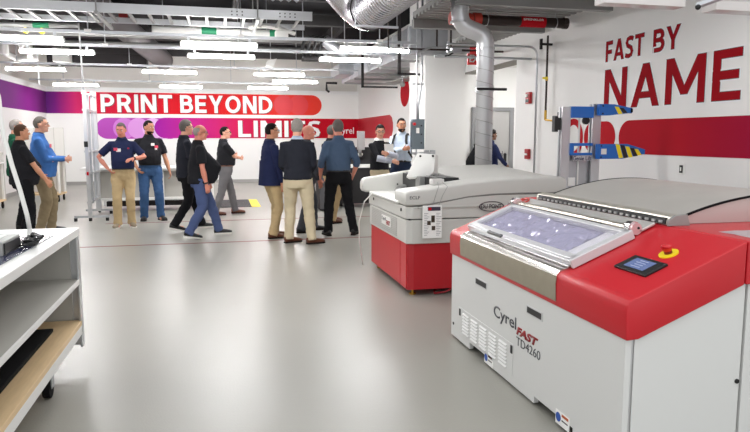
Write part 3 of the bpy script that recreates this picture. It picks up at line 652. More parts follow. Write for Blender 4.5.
MB().cyl((-1.07, 4.05, .928), (-1.07, 4.05, .94), .035, n=20).cyl((-1.07, 4.05, .94), (-1.07, 4.05, 1.0), .02, .013, n=16).build('base', WHP, t, smooth=True, angle=40)
MB().tube([(-1.07, 4.05, .99), (-1.08, 4.05, 1.08), (-1.108, 4.05, 1.224), (-1.141, 4.05, 1.366), (-1.168, 4.05, 1.506), (-1.181, 4.05, 1.645), (-1.186, 4.05, 1.75), (-1.22, 4.05, 1.85), (-1.3, 4.05, 1.92), (-1.42, 4.05, 1.93)], .0125, n=12).build('neck', WHP, t, smooth=True)
MB().cyl((-1.40, 4.05, 1.93), (-1.52, 4.05, 1.86), .02, .06, n=20).build('lamp_head', WHP, t, smooth=True, angle=40)

# ================================================================ BLUE LIFT
t = thing('material_lift', 'aluminium and blue manual material lift in front of the right wall', 'lift', (3.8, 6.4, 0))
for x_, h_ in ((3.62, 1.846), (3.985, 1.88)):
    mb = MB().prism([(x_-.05, 6.36), (x_+.05, 6.36), (x_+.05, 6.38), (x_+.02, 6.385), (x_+.02, 6.415), (x_+.05, 6.42), (x_+.05, 6.44), (x_-.05, 6.44), (x_-.05, 6.42), (x_-.02, 6.415), (x_-.02, 6.385), (x_-.05, 6.38)], 'z', .1, h_)
    mb.build('mast', ALU, t)
MB().box(3.67, 3.935, 6.41, 6.43, .3, 1.33).build('back_plate', GALV, t)
for x_ in (3.80,): MB().box(x_-.008, x_+.008, 6.395, 6.41, .3, 1.84).build('chain_guide', WHP, t)
MB().box(3.67, 3.935, 6.34, 6.41, 1.73, 1.85, .004).build('upper_crossbar', BLUE, t)
MB().cyl((3.86, 6.36, 1.70), (3.86, 6.39, 1.70), .04, n=20).build('pulley', BLK, t)
MB().box(3.67, 3.935, 6.34, 6.40, 1.33, 1.355).box(3.67, 3.935, 6.34, 6.40, 1.43, 1.46).box(3.67, 3.71, 6.34, 6.40, 1.355, 1.43).build('lower_crossbar', BLUE, t)
MB().box(3.70, 3.92, 6.335, 6.34, 1.27, 1.325).build('name_plate', ALU, t)
text('Genie Lift', frame((3.70, 6.3345, 1.275), (1, 0, 0), (0, 0, 1)), mat('ink_navy', rgb(30, 40, 80), .5), 'lettering', t, height=.045, width=.22, off=.01)
# arms
def arm(z0, z1, x1, stripes, hollow=False):
    y0 = 6.28
    a = MB().prism([(3.96, z0), (3.96, z1), (x1-.22, z1), (x1, (z0+z1)/2+.02), (x1, (z0+z1)/2-.03), (x1-.28, z0)], 'y', y0, y0+.05, .003)
    a = a.build('fork_arm', BLUE, t)
    for k, x_ in enumerate(stripes):
        h = z1-z0; sgn = 1
        zt = min(z1, z1-(max(0, x_+.12-(x1-.22)))/.22*h*.35); zb = z0+(max(0, x_-(x1-.28)))/.28*h*.35
        MB().hull([Vector(p) for p in ((x_, y0-.002, zt-.002), (x_+.05, y0-.002, zt-.006), (x_+.10, y0-.002, zb+.012), (x_+.05, y0-.002, zb+.006), (x_, y0, zt-.002), (x_+.05, y0, zt-.006), (x_+.10, y0, zb+.012), (x_+.05, y0, zb+.006))],
                  [(0, 1, 2, 3), (4, 5, 6, 7), (0, 1, 5, 4), (1, 2, 6, 5), (2, 3, 7, 6), (3, 0, 4, 7)]).build('hazard_stripe', (YEL, BLK)[k % 2], a)
    for z_ in (z0+.02, z1-.02): MB().cyl((4.0, y0-.006, z_), (4.0, y0, z_), .009, n=10).build('bolt', BLK, a)
arm(1.755, 1.875, 4.36, [4.14, 4.2])
MB().cyl((4.34, 6.3, 1.81), (4.36, 6.3, 1.81), .03).build('rubber_tip', BLKR, t)
arm(1.29, 1.45, 4.54, [4.17, 4.23, 4.29, 4.35, 4.40])
MB().box(4.0, 4.06, 6.27, 6.28, 1.34, 1.40).build('slot', WHP, t)
MB().box(3.66, 3.74, 6.345, 6.36, 1.0, 1.09).build('sticker', PAPER, t)
MB().box(3.5, 4.1, 6.0, 6.1, .08, .14).box(3.55, 3.6, 5.0+1.0, 7.0, .05, .12).box(4.0, 4.05, 6.0, 7.0, .05, .12).build('base_frame', BLUE, t)
for x_, y_ in ((3.575, 6.05), (4.025, 6.05), (3.575, 6.95), (4.025, 6.95)): MB().cyl((x_-.02, y_, .05), (x_+.02, y_, .05), .05, n=16).build('wheel', BLKR, t)
MB().prism([(3.49, 1.58), (3.49, 1.75), (3.53, 1.75), (3.53, 1.58)], 'y', 6.37, 6.43).build('bracket', BLK, t)
MB().box(3.53, 3.57, 6.38, 6.42, 1.6, 1.73).build('bracket_pin', BLK, t)

# ================================================================ ELECTRICAL BOX, PIPES, DUCTS
t = thing('electrical_box', 'grey electrical disconnect box on conduits at the corner of the pillar', 'electrical box', (3.63, 11.85, 1.3))
MB().box(3.53, 3.765, 11.78, 11.9, 1.30, 1.86, .006).build('enclosure', mat('enclosure_grey', rgb(108, 120, 128), .5), t)
MB().box(3.515, 3.533, 11.8, 11.88, 1.34, 1.82).build('hinge_side', mat('enclosure_dark', rgb(80, 90, 98), .5), t)
for z_ in (1.42, 1.58, 1.74): MB().cyl((3.70, 11.78, z_), (3.70, 11.765, z_), .014, n=10).build('knob', BLK, t)
MB().cyl((3.56, 11.78, 1.77), (3.56, 11.74, 1.77), .028, n=14).build('red_button', MATS['button_red'], t)
MB().box(3.6, 3.66, 11.772, 11.78, 1.6, 1.7).build('label_plate', PAPER, t)
MB().box(3.62, 3.64, 11.84, 11.88, 0, 4.4).build('strut_post', GALV, t)
MB().tube([(3.66, 11.85, 1.86), (3.66, 11.85, 2.1), (3.72, 11.9, 2.4), (3.74, 11.9, 2.6), (3.74, 11.9, 4.4)], .02, n=8).build('conduit', GALV, t, smooth=True)
MB().box(3.56, 3.78, 11.88, 11.9, 2.5, 2.53).build('cross_strut', GALV, t)
MB().box(3.56, 3.97, 11.86, 11.9, 1.2, 1.24).build('cross_strut', GALV, t)
MB().box(3.95, 4.05, 12.36, 12.4, 1.15, 1.27, .003).build('outlet_box', GALV, t)
MB().box(4.08, 4.18, 12.36, 12.4, 1.15, 1.27, .003).build('outlet_box', GALV, t)
def pipe(name, label, cat, pts, r, m, n=12, group=None):
    return tag(MB().tube(pts, r, n=n).build(name, m, None, smooth=True), label, cat, group)
def bend(a, b, c, r, k=5):
    """points rounding corner b"""
    a, b, c = Vector(a), Vector(b), Vector(c); p = b+(a-b).normalized()*r; q = b+(c-b).normalized()*r
    return [(1-s_)**2*p+2*s_*(1-s_)*b+s_**2*q for s_ in [i/k for i in range(k+1)]]
# silver vertical duct with an offset elbow
t = thing('vertical_duct', 'silver spiral duct dropping from an elbow to behind the grey machine', 'duct', (3.14, 7.6, 1.1))
a, b, c, d = (2.86, 7.6, 3.2), (2.86, 7.6, 2.86), (3.2, 7.6, 2.76), (3.2, 7.6, 1.0)
DM = mat('duct_foil', rgb(216, 217, 220), .34, .5, bump=.15, bscale=18)
MB().tube([a]+bend(a, b, c, .15)+bend(b, c, d, .13)+[d], .105, n=20).build('duct_pipe', DM, t, smooth=True)
sp = MB(); P = []
for i in range(10*16): P.append((3.2+.107*math.cos(i*2*PI/16), 7.6+.107*math.sin(i*2*PI/16), 2.6-i*.0097))
sp.tube(P, .003, n=4).build('spiral_seam', GALVD, t)
for z_, dx in ((3.05, -.34), (2.9, -.34), (2.6, 0)): MB().cyl((3.2+dx, 7.6, z_-.012), (3.2+dx, 7.6, z_+.012), .112, n=20).build('joint_band', ALU, t)
MB().cyl((3.2, 7.6, 2.08), (3.2, 7.6, 2.13), .116, n=20).build('clamp_band', ALU, t)
MB().box(3.06, 3.44, 7.48, 7.52, 2.09, 2.12).build('clamp_strut', DARK, t)
MB().cyl((3.2, 7.6, .95), (3.2, 7.6, 1.05), .12, n=20).build('duct_collar', DM, t)
# sprinkler main
t = thing('sprinkler_pipe', 'dark brown sprinkler main with red couplings and a red flow label', 'pipe', (3.7, 8.3, 3.05))
MB().tube([(3.0, 8.3, 3.07), (4.62, 8.3, 3.07)], .068, n=16).build('pipe_run', BROWNP, t, smooth=True)
for x_, r in ((3.04, .085), (3.22, .08), (3.36, .088)): MB().cyl((x_-.05, 8.3, 3.07), (x_+.05, 8.3, 3.07), r, n=16).build('coupling', REDP, t, smooth=True, angle=40)
MB().cyl((3.1, 8.3, 3.07), (3.3, 8.3, 3.07), .073, n=16).build('red_sleeve', REDP, t, smooth=True, angle=40)
MB().cyl((3.98, 8.3, 3.07), (4.34, 8.3, 3.07), .0705, n=20).build('flow_label', REDS, t)
text('SPRINKLER', frame((4.0, 8.2285, 3.075), (1, 0, 0), (0, 0, 1)), WHL, 'label_lettering', t, height=.028, width=.3, off=.02, extr=.001)
MB().tube([(4.62, 8.3, 3.07), (4.68, 8.3, 3.07)], .075, n=16).build('end_cap', BROWNP, t)
for x_ in (3.5, 4.5):
    MB().tube([(x_, 8.3+.075*math.cos(a), 3.07+.075*math.sin(a)) for a in [2*PI*i/16 for i in range(17)]], .006, n=5).build('hanger_ring', GALV, t)
    MB().cyl((x_, 8.3, 3.14), (x_, 8.3, 3.22), .006, n=6).build('hanger_rod', GALV, t)
a, b, c = (3.3, 9.27, 2.885), (4.75, 9.27, 2.885), (4.75, 9.27, .3)
pipe('conduit', 'steel conduit bending down the right wall beside the fire alarm', 'conduit', [a]+bend(a, b, c, .16, 8)+[c], .016, GALV)
pipe('conduit', 'thin brown pipe run crossing under the metal deck behind the silver duct', 'conduit', [(2.75, 10.6, 4.4), (2.75, 10.6, 2.98), (4.79, 10.6, 2.98)], .018, BROWNP)
pipe('conduit', 'double conduit with red bands beside the pillar top', 'conduit', [(3.2, 9.55, 2.74), (4.79, 9.55, 2.74)], .02, GALV)
t = thing('conduit_rack', 'strut with conduit clamps and red banded pipe stubs beside the pillar', 'conduit', (3.5, 9.5, 2.7))
for z_ in (2.86, 2.80): MB().cyl((3.36, 9.45, z_), (3.95, 9.45, z_), .017, n=8).build('pipe_stub', GALV, t)
for z_ in (2.86, 2.80): MB().cyl((3.72, 9.45, z_), (3.82, 9.45, z_), .019, n=8).build('red_band', MATS['exit_red'], t)
MB().box(3.42, 3.58, 9.4, 9.48, 2.78, 2.86, .004).build('junction_box', GALV, t)
MB().tube([(3.45, 9.43, 2.78), (3.38, 9.43, 2.74), (3.32, 9.43, 2.73)], .012, n=6).build('lever', BLK, t)
MB().tube([(3.3, 9.45, 2.87), (3.1, 9.45, 2.85), (2.95, 9.6, 2.79)], .016, n=6).build('bent_conduit', GALV, t)
for x_, z1 in ((3.2, 3.9), (3.42, 3.5)): MB().cyl((x_, 9.45, 2.86), (x_, 9.45, z1-.3), .015, n=8).build('drop_rod', BROWNP, t)
t = thing('gas_pipe', 'thin dark pipe with brass valve running down the right wall corner', 'pipe', (4.74, 8.95, 1.8))
MB().tube([(4.72, 8.9, 3.0), (4.72, 8.9, 1.78)], .016, n=8).build('riser', BROWNP, t)
MB().tube([(4.72, 8.9, 2.41), (4.72, 8.9, 2.35)], .022, n=8).build('valve', BRASS, t)
MB().box(4.64, 4.72, 8.86, 8.88, 2.37, 2.40).build('valve_lever', YEL, t)
MB().tube([(4.72, 8.9, 1.92), (4.72, 8.9, 1.78)], .02, n=8).build('brass_fitting', BRASS, t)
MB().tube([(4.72, 8.9, 1.78), (4.74, 8.7, 1.76), (4.76, 8.5, 1.76)], .014, n=8).build('elbow', BRASS, t)
MB().box(4.70, 4.79, 8.42, 8.52, 1.63, 1.88, .006).build('regulator', BLK, t)
MB().box(4.62, 4.79, 8.88, 8.92, 2.86, 2.89).box(4.60, 4.63, 8.88, 8.92, 2.8, 2.95).build('pipe_bracket', DARK, t)
# rectangular duct along the right wall
t = thing('rectangular_duct', 'galvanised rectangular duct running along the right wall near the ceiling', 'duct', (3.9, 15, 3.1))
MB().box(3.6, 4.35, 12.2, 19.4, 3.12, 3.62).build('duct_run', GALV, t)
for k in range(7): MB().box(3.58, 4.37, 12.3+k*1.15, 12.35+k*1.15, 3.1, 3.64).build('flange', ALU, t)
for k in range(5):
    MB().box(3.5, 4.7, 12.8+k*1.4, 12.85+k*1.4, 3.02, 3.07).build('trapeze', GALVD, t)
MB().box(3.2, 3.6, 17.6, 19.0, 3.22, 3.5).build('branch', GALV, t)
for k, (x_, y_) in enumerate(((3.5, 12.6), (3.5, 16.0))): MB().box(x_-.03, x_+.03, y_, y_+.05, 2.75, 4.4).box(x_-.03, x_+.9, y_, y_+.05, 2.75, 2.79).build('hanger_frame', DARK, t)
pipe('conduit', 'dark conduit dropping with a hook at the far end of the rectangular duct', 'conduit', [(3.3, 18.5, 3.05), (3.0, 18.5, 3.05), (3.0, 18.5, 2.85), (3.08, 18.5, 2.8)], .035, DARK)
t = thing('wall_camera', 'small white camera hanging under the duct left of the red disc', 'camera', (4.1, 15.5, 2.75))
MB().cyl((4.35, 15.4, 3.1), (4.35, 15.4, 2.85), .015).build('stem', GALV, t)
MB().ball((4.35, 15.4, 2.8), .07).build('camera_body', GALVD, t, smooth=True)
# upper galvanised panels under the deck at right of the duct
for k, y_ in enumerate((13.2, 14.4, 15.6, 16.8)):
    tag(MB().box(4.38, 4.78, y_, y_+.9, 2.96, 2.98).build('tray_panel', GALVD), 'flat grey tray panel between the rectangular duct and the right wall', 'tray panel', 'tray panels beside the duct')
tag(MB().box(4.36, 4.75, 13.0, 13.3, 3.02, 3.12).build('red_tag', MATS['exit_red']), 'faded red tag near the pillar under the rectangular duct', 'tag')
# big silver spiral duct
t = thing('spiral_duct', 'large silver spiral duct with an elbow hanging at the top of the room', 'duct', (2.0, 8, 3.3))
a, b, c = (1.3, 8.95, 3.9), (1.97, 8.95, 3.18), (1.97, 4.5, 3.18)
R_ = .25; P = [a]+bend(a, b, c, .36, 8)+[c]
MB().tube(P, R_, n=32).build('duct_pipe', mat('bright_duct', rgb(214, 212, 216), .25, .85, vary=.05), t, smooth=True)
rb = MB()
for k in range(38):
    y_ = 8.5-k*.1
    rb.tube([(1.97+(R_+.002)*math.cos(a_), y_, 3.18+(R_+.002)*math.sin(a_)) for a_ in [2*PI*i/32 for i in range(33)]], .007, n=5)
rb.build('spiral_seam', mat('bright_duct_seam', rgb(170, 168, 172), .3, .8), t, smooth=True)
rr = MB(); rr.tube([(1.97+(R_+.008)*math.cos(a_), 8.52, 3.18+(R_+.008)*math.sin(a_)) for a_ in [2*PI*i/32 for i in range(33)]], .018, n=6); rr.build('elbow_collar', DARK, t, smooth=True)
for y_ in (8.2, 6.2): MB().box(1.68, 2.26, y_, y_+.04, 2.90, 2.925).cyl((1.70, y_, 2.92), (1.70, y_, 4.4), .008, n=6).cyl((2.24, y_, 2.92), (2.24, y_, 4.4), .008, n=6).build('duct_hanger', GALV, t)

# ladder type cable tray
t = thing('cable_tray', 'grey ladder cable tray crossing below the black ceiling', 'cable tray', (-1, 11.3, 3.45))
for y_, z0, z1 in ((10.75, 3.39, 3.53), (11.75, 3.40, 3.49)):
    for xa, xb in ((-4.9, 0), (0.0, 1.52)): MB().box(xa, xb, y_, y_+.03, z0, z1, .002).box(xa, xb, y_-.015, y_+.045, z1-.008, z1).build('side_rail', ALU, t)
for k in range(22): MB().box(-4.8+.29*k, -4.755+.29*k, 10.78, 11.75, 3.41, 3.44).build('rung', GALVD, t)
for x_ in (-1.75, .62):
    MB().box(x_, x_+.05, 10.6, 12.1, 3.34, 3.385).build('trapeze_strut', GALVD, t)
    for y_ in (10.64, 12.05): MB().cyl((x_+.025, y_, 3.34), (x_+.025, y_, 4.4), .012, n=6).build('threaded_rod', GALVD, t)
bl = MB()
for x_ in (.25, .33, .41, 1.0, 1.08, 1.16, 1.24): 
    for z_ in (3.435, 3.485): bl.cyl((x_, 10.749, z_), (x_, 10.735, z_), .011, n=8)
bl.build('bolts', DARK, t)
tag(MB().box(-1.5, -1.36, 11.3, 11.31, 3.42, 3.56).build('red_tag', mat('tag_red', rgb(150, 30, 30), .6)), 'dark red tag hanging inside the ladder cable tray', 'tag')
# pipes
t = thing('white_pipe', 'white insulated pipe with green labels below the cable tray', 'pipe', (0, 12.3, 3.4))
MB().tube([(-1.1, 12.3, 3.40), (1.25, 12.3, 3.40)], .07, n=14).build('pipe_run', WHP, t, smooth=True)
for x_ in (-.9, .9): MB().cyl((x_, 12.3, 3.46), (x_, 12.3, 4.4), .008, n=6).build('hanger_rod', GALV, t)
for x_ in (-.25, .95): MB().cyl((x_, 12.3, 3.40), (x_+.26, 12.3, 3.40), .073, n=16).build('green_label', GREEN, t)
MB().cyl((-1.15, 12.3, 3.4), (-1.09, 12.3, 3.4), .075).build('end_collar', DARK, t)
t = thing('copper_run', 'thin white pipe with green label at the upper left above the lights', 'pipe', (-2.8, 12.3, 3.4))
MB().tube([(-5.2, 12.3, 3.36), (-2.3, 12.3, 3.42)], .04, n=10).build('pipe_run', GALVD, t, smooth=True)
MB().cyl((-3.0, 12.3, 3.405), (-2.75, 12.3, 3.41), .043, n=12).build('green_label', GREEN, t)
for x_ in (-3.1, -2.85): MB().cyl((x_, 12.25, 3.3), (x_, 12.22, 3.3), .05, n=12).build('yellow_valve', YEL, t)
t = thing('pipe_fittings', 'white insulated pipe elbows and fittings at the upper left', 'pipe', (-3.9, 15.5, 3.4))
MB().tube([(-5.0, 15.2, 3.75), (-4.4, 15.2, 3.72), (-4.1, 15.2, 3.6), (-3.9, 15.2, 3.45)], .09, n=12).build('elbow_pipe', WHP, t, smooth=True)
MB().tube([(-4.7, 16.2, 3.7), (-4.6, 16.2, 3.4), (-4.3, 16.2, 3.25), (-3.9, 16.2, 3.28)], .07, n=12).build('elbow_pipe', WHP, t, smooth=True)
MB().tube([(-4.4, 15.7, 3.8), (-4.4, 15.7, 3.3)], .07, n=12).build('drop_pipe', WHP, t, smooth=True)
MB().tube([(-4.0, 16.0, 3.7), (-4.0, 16.0, 3.25)], .06, n=12).build('drop_pipe', WHP, t, smooth=True)
MB().box(-3.55, -3.2, 16.0, 16.3, 3.2, 3.5, .01).build('valve_box', WHP, t)
t = thing('dark_duct', 'thick dark grey duct descending towards the far wall', 'duct', (-1.5, 15, 3.6))
MB().tube([(-2.3, 13.0, 4.05), (-1.75, 15.6, 3.74), (-1.42, 17.8, 3.56), (-1.36, 18.1, 3.52)], .25, n=20).build('duct_pipe', mat('dark_duct', rgb(96, 90, 92), .6), t, smooth=True)
MB().ball((-1.36, 18.1, 3.52), .25, n=18).build('end_cap', MATS['dark_duct'], t, smooth=True)
tag(MB().box(-4.1, -1.75, 17.9, 18.3, 3.32, 3.62).build('dark_soffit_box', DARK), 'long black box duct hanging before the upper far wall', 'duct')
for k, (x_, y_, z_, L_) in enumerate(((-4.9, 13.8, 3.5, 8), (-4.9, 14.6, 3.42, 7.5), (-4.9, 19.5, 3.5, 8))):
    pipe('ceiling_pipe', ('grey pipe crossing the ceiling behind the white labelled pipe', 'pale pipe crossing the ceiling under the grey beams', 'thin pipe crossing close to the upper far wall')[k], 'pipe', [(x_, y_, z_), (x_+L_, y_, z_)], (.045, .06, .03)[k], GALVD)
t = thing('flexible_conduits', 'bunch of silver flexible conduits hanging from the ceiling above the tray end', 'conduit', (1, 10.3, 3.6))
for k in range(4):
    x_ = .74+.12*k
    MB().tube([(x_, 10.35, 4.1), (x_-.03, 10.33, 3.85), (x_+.05, 10.3, 3.68), (x_+.14, 10.35, 3.62)], .04, n=8).build('conduit_hose', GALV, t, smooth=True)
t = thing('cable_hoses', 'cluster of black looped hoses with a silver duct piece above the banner end', 'hose', (1.9, 13.3, 3.3))
for k in range(4):
    x_ = 1.75+.12*k
    MB().tube([(x_, 13.5, 3.15), (x_-.06, 13.5, 3.3), (x_, 13.5, 3.5), (x_+.15, 13.5, 3.55)], .035, n=8).build('hose', BLK, t, smooth=True)
MB().tube([(2.15, 13.5, 3.5), (2.45, 13.6, 3.3), (2.6, 13.7, 3.15)], .12, n=14).build('silver_elbow', GALV, t, smooth=True)
MB().box(1.7, 2.6, 13.4, 13.7, 3.08, 3.13).build('tray', DARK, t)
for x_ in (1.72, 2.58): MB().cyl((x_, 13.55, 3.1), (x_, 13.55, 4.4), .01, n=6).build('hanger_rod', GALV, t)
t = thing('projector', 'small white tilted box hanging among the lights above BEYOND', 'projector', (1.3, 16.2, 3.3))
MB().hull([Vector(p) for p in ((1.1, 16.2, 3.15), (1.32, 16.2, 3.2), (1.42, 16.2, 3.42), (1.2, 16.2, 3.38), (1.1, 16.6, 3.15), (1.32, 16.6, 3.2), (1.42, 16.6, 3.42), (1.2, 16.6, 3.38))],
          [(0, 1, 2, 3), (4, 5, 6, 7), (0, 1, 5, 4), (1, 2, 6, 5), (2, 3, 7, 6), (3, 0, 4, 7)], .01).build('body', WHP, t)
MB().cyl((1.28, 16.4, 3.4), (1.28, 16.4, 4.4), .012, n=6).build('pole', GALV, t)
t = thing('ceiling_junction', 'white junction box with loose cable at the end of the cable tray', 'junction box', (1.1, 11.6, 3.35))
MB().box(1.0, 1.22, 11.6, 11.8, 3.22, 3.36, .01).build('box', WHP, t)
MB().tube([(.55, 11.7, 3.40), (.8, 11.7, 3.44), (1.1, 11.7, 3.4), (1.35, 11.7, 3.32)], .035, n=8).build('cable', WHP, t, smooth=True)
# white enamel housings at the upper right
for k, (xa, xb, ya, yb, lab) in enumerate(((2.98, 3.72, 4.72, 4.86, 'white hanging panel at the top right edge reflecting the red letters'), (3.93, 4.5, 4.62, 4.78, 'small white hanging panel at the top right corner'))):
    t = thing('hanging_panel', lab, 'panel', (xa, ya, 2.55))
    MB().box(xa, xb, ya, yb, 2.575-.03*k, 2.65-.03*k, .004).build('tray', mat('enamel', rgb(226, 222, 220), .15), t)
    for x_ in (xa+.1, xb-.1): MB().cyl((x_, (ya+yb)/2, 2.63), (x_, (ya+yb)/2, 3.2), .008, n=6).build('hanger', GALV, t)
t = thing('strut_rail', 'dark strut rail end between the two hanging panels at the top right', 'rail', (3.7, 4.5, 2.55))
MB().hull([Vector(p) for p in ((3.64, 4.5, 2.53), (3.70, 4.5, 2.53), (4.15, 4.2, 2.70), (4.09, 4.2, 2.70), (3.64, 4.5, 2.56), (3.70, 4.5, 2.56), (4.15, 4.2, 2.73), (4.09, 4.2, 2.73))],
          [(0, 1, 2, 3), (4, 5, 6, 7), (0, 1, 5, 4), (1, 2, 6, 5), (2, 3, 7, 6), (3, 0, 4, 7)]).build('rail', GALV, t)
MB().ball((3.66, 4.5, 2.53), .022).build('rail_end', BLK, t, smooth=True)
MB().cyl((4.0, 4.3, 2.69), (4.0, 4.3, 3.2), .006, n=6).build('rod', GALV, t)

# ================================================================ STRIP LIGHTS
def strip(loc, label, L_=1.22):
    t = thing('strip_light', label, 'ceiling light', loc, 0, 'strip lights hung below the ceiling'); x, y, z = loc
    MB().box(x-L_/2, x+L_/2, y-.04, y+.04, z+.028, z+.06, .004).build('housing', WHP, t)
    MB().prism([(y-.05, z+.028), (y-.046, z+.0), (y-.028, z-.022), (y+.028, z-.022), (y+.046, z+.0), (y+.05, z+.028)], 'x', x-L_/2+.01, x+L_/2-.01, .002).build('diffuser', GLOW, t)
    for s_ in (-1, 1): MB().box(x+s_*(L_/2)-.012, x+s_*(L_/2)+.012, y-.052, y+.052, z-.017, z+.034, .003).build('end_cap', WHP, t)
    for s_ in (-.4, .4): MB().box(x+s_*L_-.02, x+s_*L_+.02, y-.02, y+.02, z+.06, z+.12).build('bracket', GALV, t)
    return t
LZ = 3.02
lights = [((-2.92, 11.2), 'leftmost of the front row of lit strip lights, cut by the left edge'),
 ((.05, 11.2), 'lit strip light in the middle of the front row, above BEYOND'),
 ((2.66, 11.2), 'rightmost lit strip light of the front row, nearest the rectangular duct'),
 ((-2.75, 12.8), 'left lit strip light of the second row, over the purple wall corner'),
 ((.09, 12.8), 'middle lit strip light of the second row, directly behind the front middle one'),
 ((2.55, 12.8), 'right lit strip light of the second row, above the men with their backs turned'),
 ((-3.92, 16.1), 'left lit strip light of the third row, near the left wall'),
 ((-1.07, 16.1), 'lit strip light of the third row above PRINT'),
 ((1.46, 16.1), 'lit strip light of the third row above the end of BEYOND'),
 ((2.06, 18.05), 'lit strip light of the fourth row near the far end of the duct'),
 ((-3.97, 20.55), 'leftmost lit strip light of the farthest row, over the purple to red band'),
 ((-1.06, 20.55), 'middle lit strip light of the farthest row, over the word PRINT'),
 ((1.51, 20.55), 'right lit strip light of the farthest row, over the letters OND')]
first = None
for (x, y), lab in lights:
    if first is None: first = strip((x, y, LZ), lab); fx = Vector((x, y, LZ))
    else: dup(first, (x, y, LZ), label=lab)
for y in (6.6,):  # extra row added above the view to fill the near part with light
    for x in (-3.6, -.6, 1.0): dup(first, (x, y, 3.02), label='added strip light overhead, outside the view, for fill', group='added fill lights over the near floor')
# suspended rails carrying the lights
for k, (y, xa, xb) in enumerate(((11.2, -5.2, 3.5), (12.8, -5.2, 3.5), (16.1, -5.2, 3.4), (20.55, -5.2, 2.6), (18.05, 1.2, 3.1))):
    t = thing('light_rail', ('nearest thin steel rail carrying the front row of strip lights', 'second thin steel rail carrying strip lights', 'third thin steel rail carrying strip lights', 'farthest thin steel rail carrying strip lights', 'short steel rail over the fourth row strip light')[k], 'rail', ((xa+xb)/2, y, 3.15))
    MB().box(xa, xb, y-.025, y+.025, LZ+.12, LZ+.165).build('rail', GALV, t)
    x = xa+.9
    while x < xb:
        MB().cyl((x, y, LZ+.16), (x, y, 4.4), .01, n=6).build('hanger_rod', GALV, t); MB().box(x-.05, x+.05, y-.04, y+.04, LZ+.14, LZ+.18).build('clamp', WHP, t); x += 2.35

# ================================================================ FAR FURNITURE
t = thing('packing_table', 'long white table with grey panel front behind the standing men', 'table', (-1.2, 14.3, 0))
MB().box(-2.72, -.1, 14.0, 15.0, .87, .91, .004).build('tabletop', BENCH, t)
MB().box(-2.4, -.2, 14.2, 14.23, .28, .86).build('front_panel', BENCHG, t)
MB().box(-2.42, -.15, 14.12, 14.2, .235, .285).box(-2.42, -.15, 14.12, 14.16, .83, .87).build('front_rail', BENCH, t)
for x_ in (-2.44, -1.2, -.2): MB().box(x_, x_+.06, 14.1, 14.16, .06, .87).build('leg', BENCH, t)
for x_ in (-2.44, -.2): MB().box(x_, x_+.06, 14.84, 14.9, .06, .87).build('leg', BENCH, t)
for x_ in (-2.41, -1.17, -.17): MB().cyl((x_-.02, 14.13, .04), (x_+.02, 14.13, .04), .04, n=12).build('castor', BLKR, t)
MB().box(-2.3, -.3, 14.3, 14.9, .1, .2).build('lower_frame', DARK, t)
def cart(loc, label, h, w_):
    x, y = loc; t = thing('rack_cart', label, 'cart', (x, y, 0))
    MB().box(x-w_/2, x+w_/2, y+.3, y+.34, .2, h, .004).build('back_panel', mat('panel_grey', rgb(202, 199, 194), .6), t)
    MB().box(x-w_/2, x+w_/2, y-.3, y+.34, .16, .2, .003).build('deck', WOOD, t)
    MB().box(x-w_/2, x+w_/2+.05, y-.32, y+.3, .97, 1.0, .003).build('work_shelf', BENCH, t)
    for sx in (-1, 1):
        for sy in (-.27, .27):
            MB().box(x+sx*(w_/2-.03)-.02, x+sx*(w_/2-.03)+.02, y+sy-.02, y+sy+.02, .2, .97).build('post', BENCH, t)
            MB().cyl((x+sx*(w_/2-.06)-.015, y+sy, .06), (x+sx*(w_/2-.06)+.015, y+sy, .06), .06, n=12).box(x+sx*(w_/2-.06)-.02, x+sx*(w_/2-.06)+.02, y+sy-.02, y+sy+.02, .1, .16).build('castor', BLKR, t)
    for k in range(1, 4): MB().box(x-w_/2+w_*k/4-.008, x-w_/2+w_*k/4+.008, y+.292, y+.3, .2, h).build('panel_joint', BENCHG, t)
    return t
cart((-4.12, 17.0), 'tall grey panelled rolling cart behind the man in the blue sweater', 1.76, .86)
cart((-4.9, 15.2), 'grey rolling cart with a plywood deck at the far left edge', 1.2, .74)
# aluminium upright frame
t = thing('tower_frame', 'two tall aluminium uprights joined by rungs, standing left of the navy polo man', 'frame', (-2.35, 13.2, 0))
MB().box(-2.36, -2.30, 12.67, 12.73, .06, 2.36).build('upright', ALU, t)
MB().box(-2.42, -2.33, 13.82, 13.9, .06, 2.40).build('upright', ALU, t)
for z_ in (.32, .85, 1.25, 2.0, 2.3): MB().box(-2.385, -2.325, 12.73, 13.82, z_, z_+.035).build('rung', ALU, t)
MB().box(-2.36, -2.32, 13.4, 13.44, .3, 2.38).box(-2.35, -2.31, 13.0, 13.04, .3, 2.3).build('inner_rail', GALV, t)
MB().box(-2.6, -2.0, 12.68, 12.72, .06, .1).build('base_bar', GALV, t)
MB().box(-2.62, -2.1, 13.84, 13.88, .06, .1).build('base_bar', GALV, t)
for x_, y_ in ((-2.33, 12.7), (-2.58, 12.7), (-2.04, 12.7), (-2.15, 13.86)): MB().cyl((x_, y_, 0), (x_, y_, .06), .03, n=10).build('foot', BLK, t)
MB().box(-2.345, -2.315, 12.64, 12.67, .84, .9).build('red_clip', REDS, t)
MB().cyl((-2.33, 12.67, 2.36), (-2.33, 12.55, 3.5), .014, n=8).build('ceiling_pole', ALU, t)
MB().box(-2.36, -2.3, 12.62, 12.66, 1.35, 1.45).build('dark_clip', BLK, t)
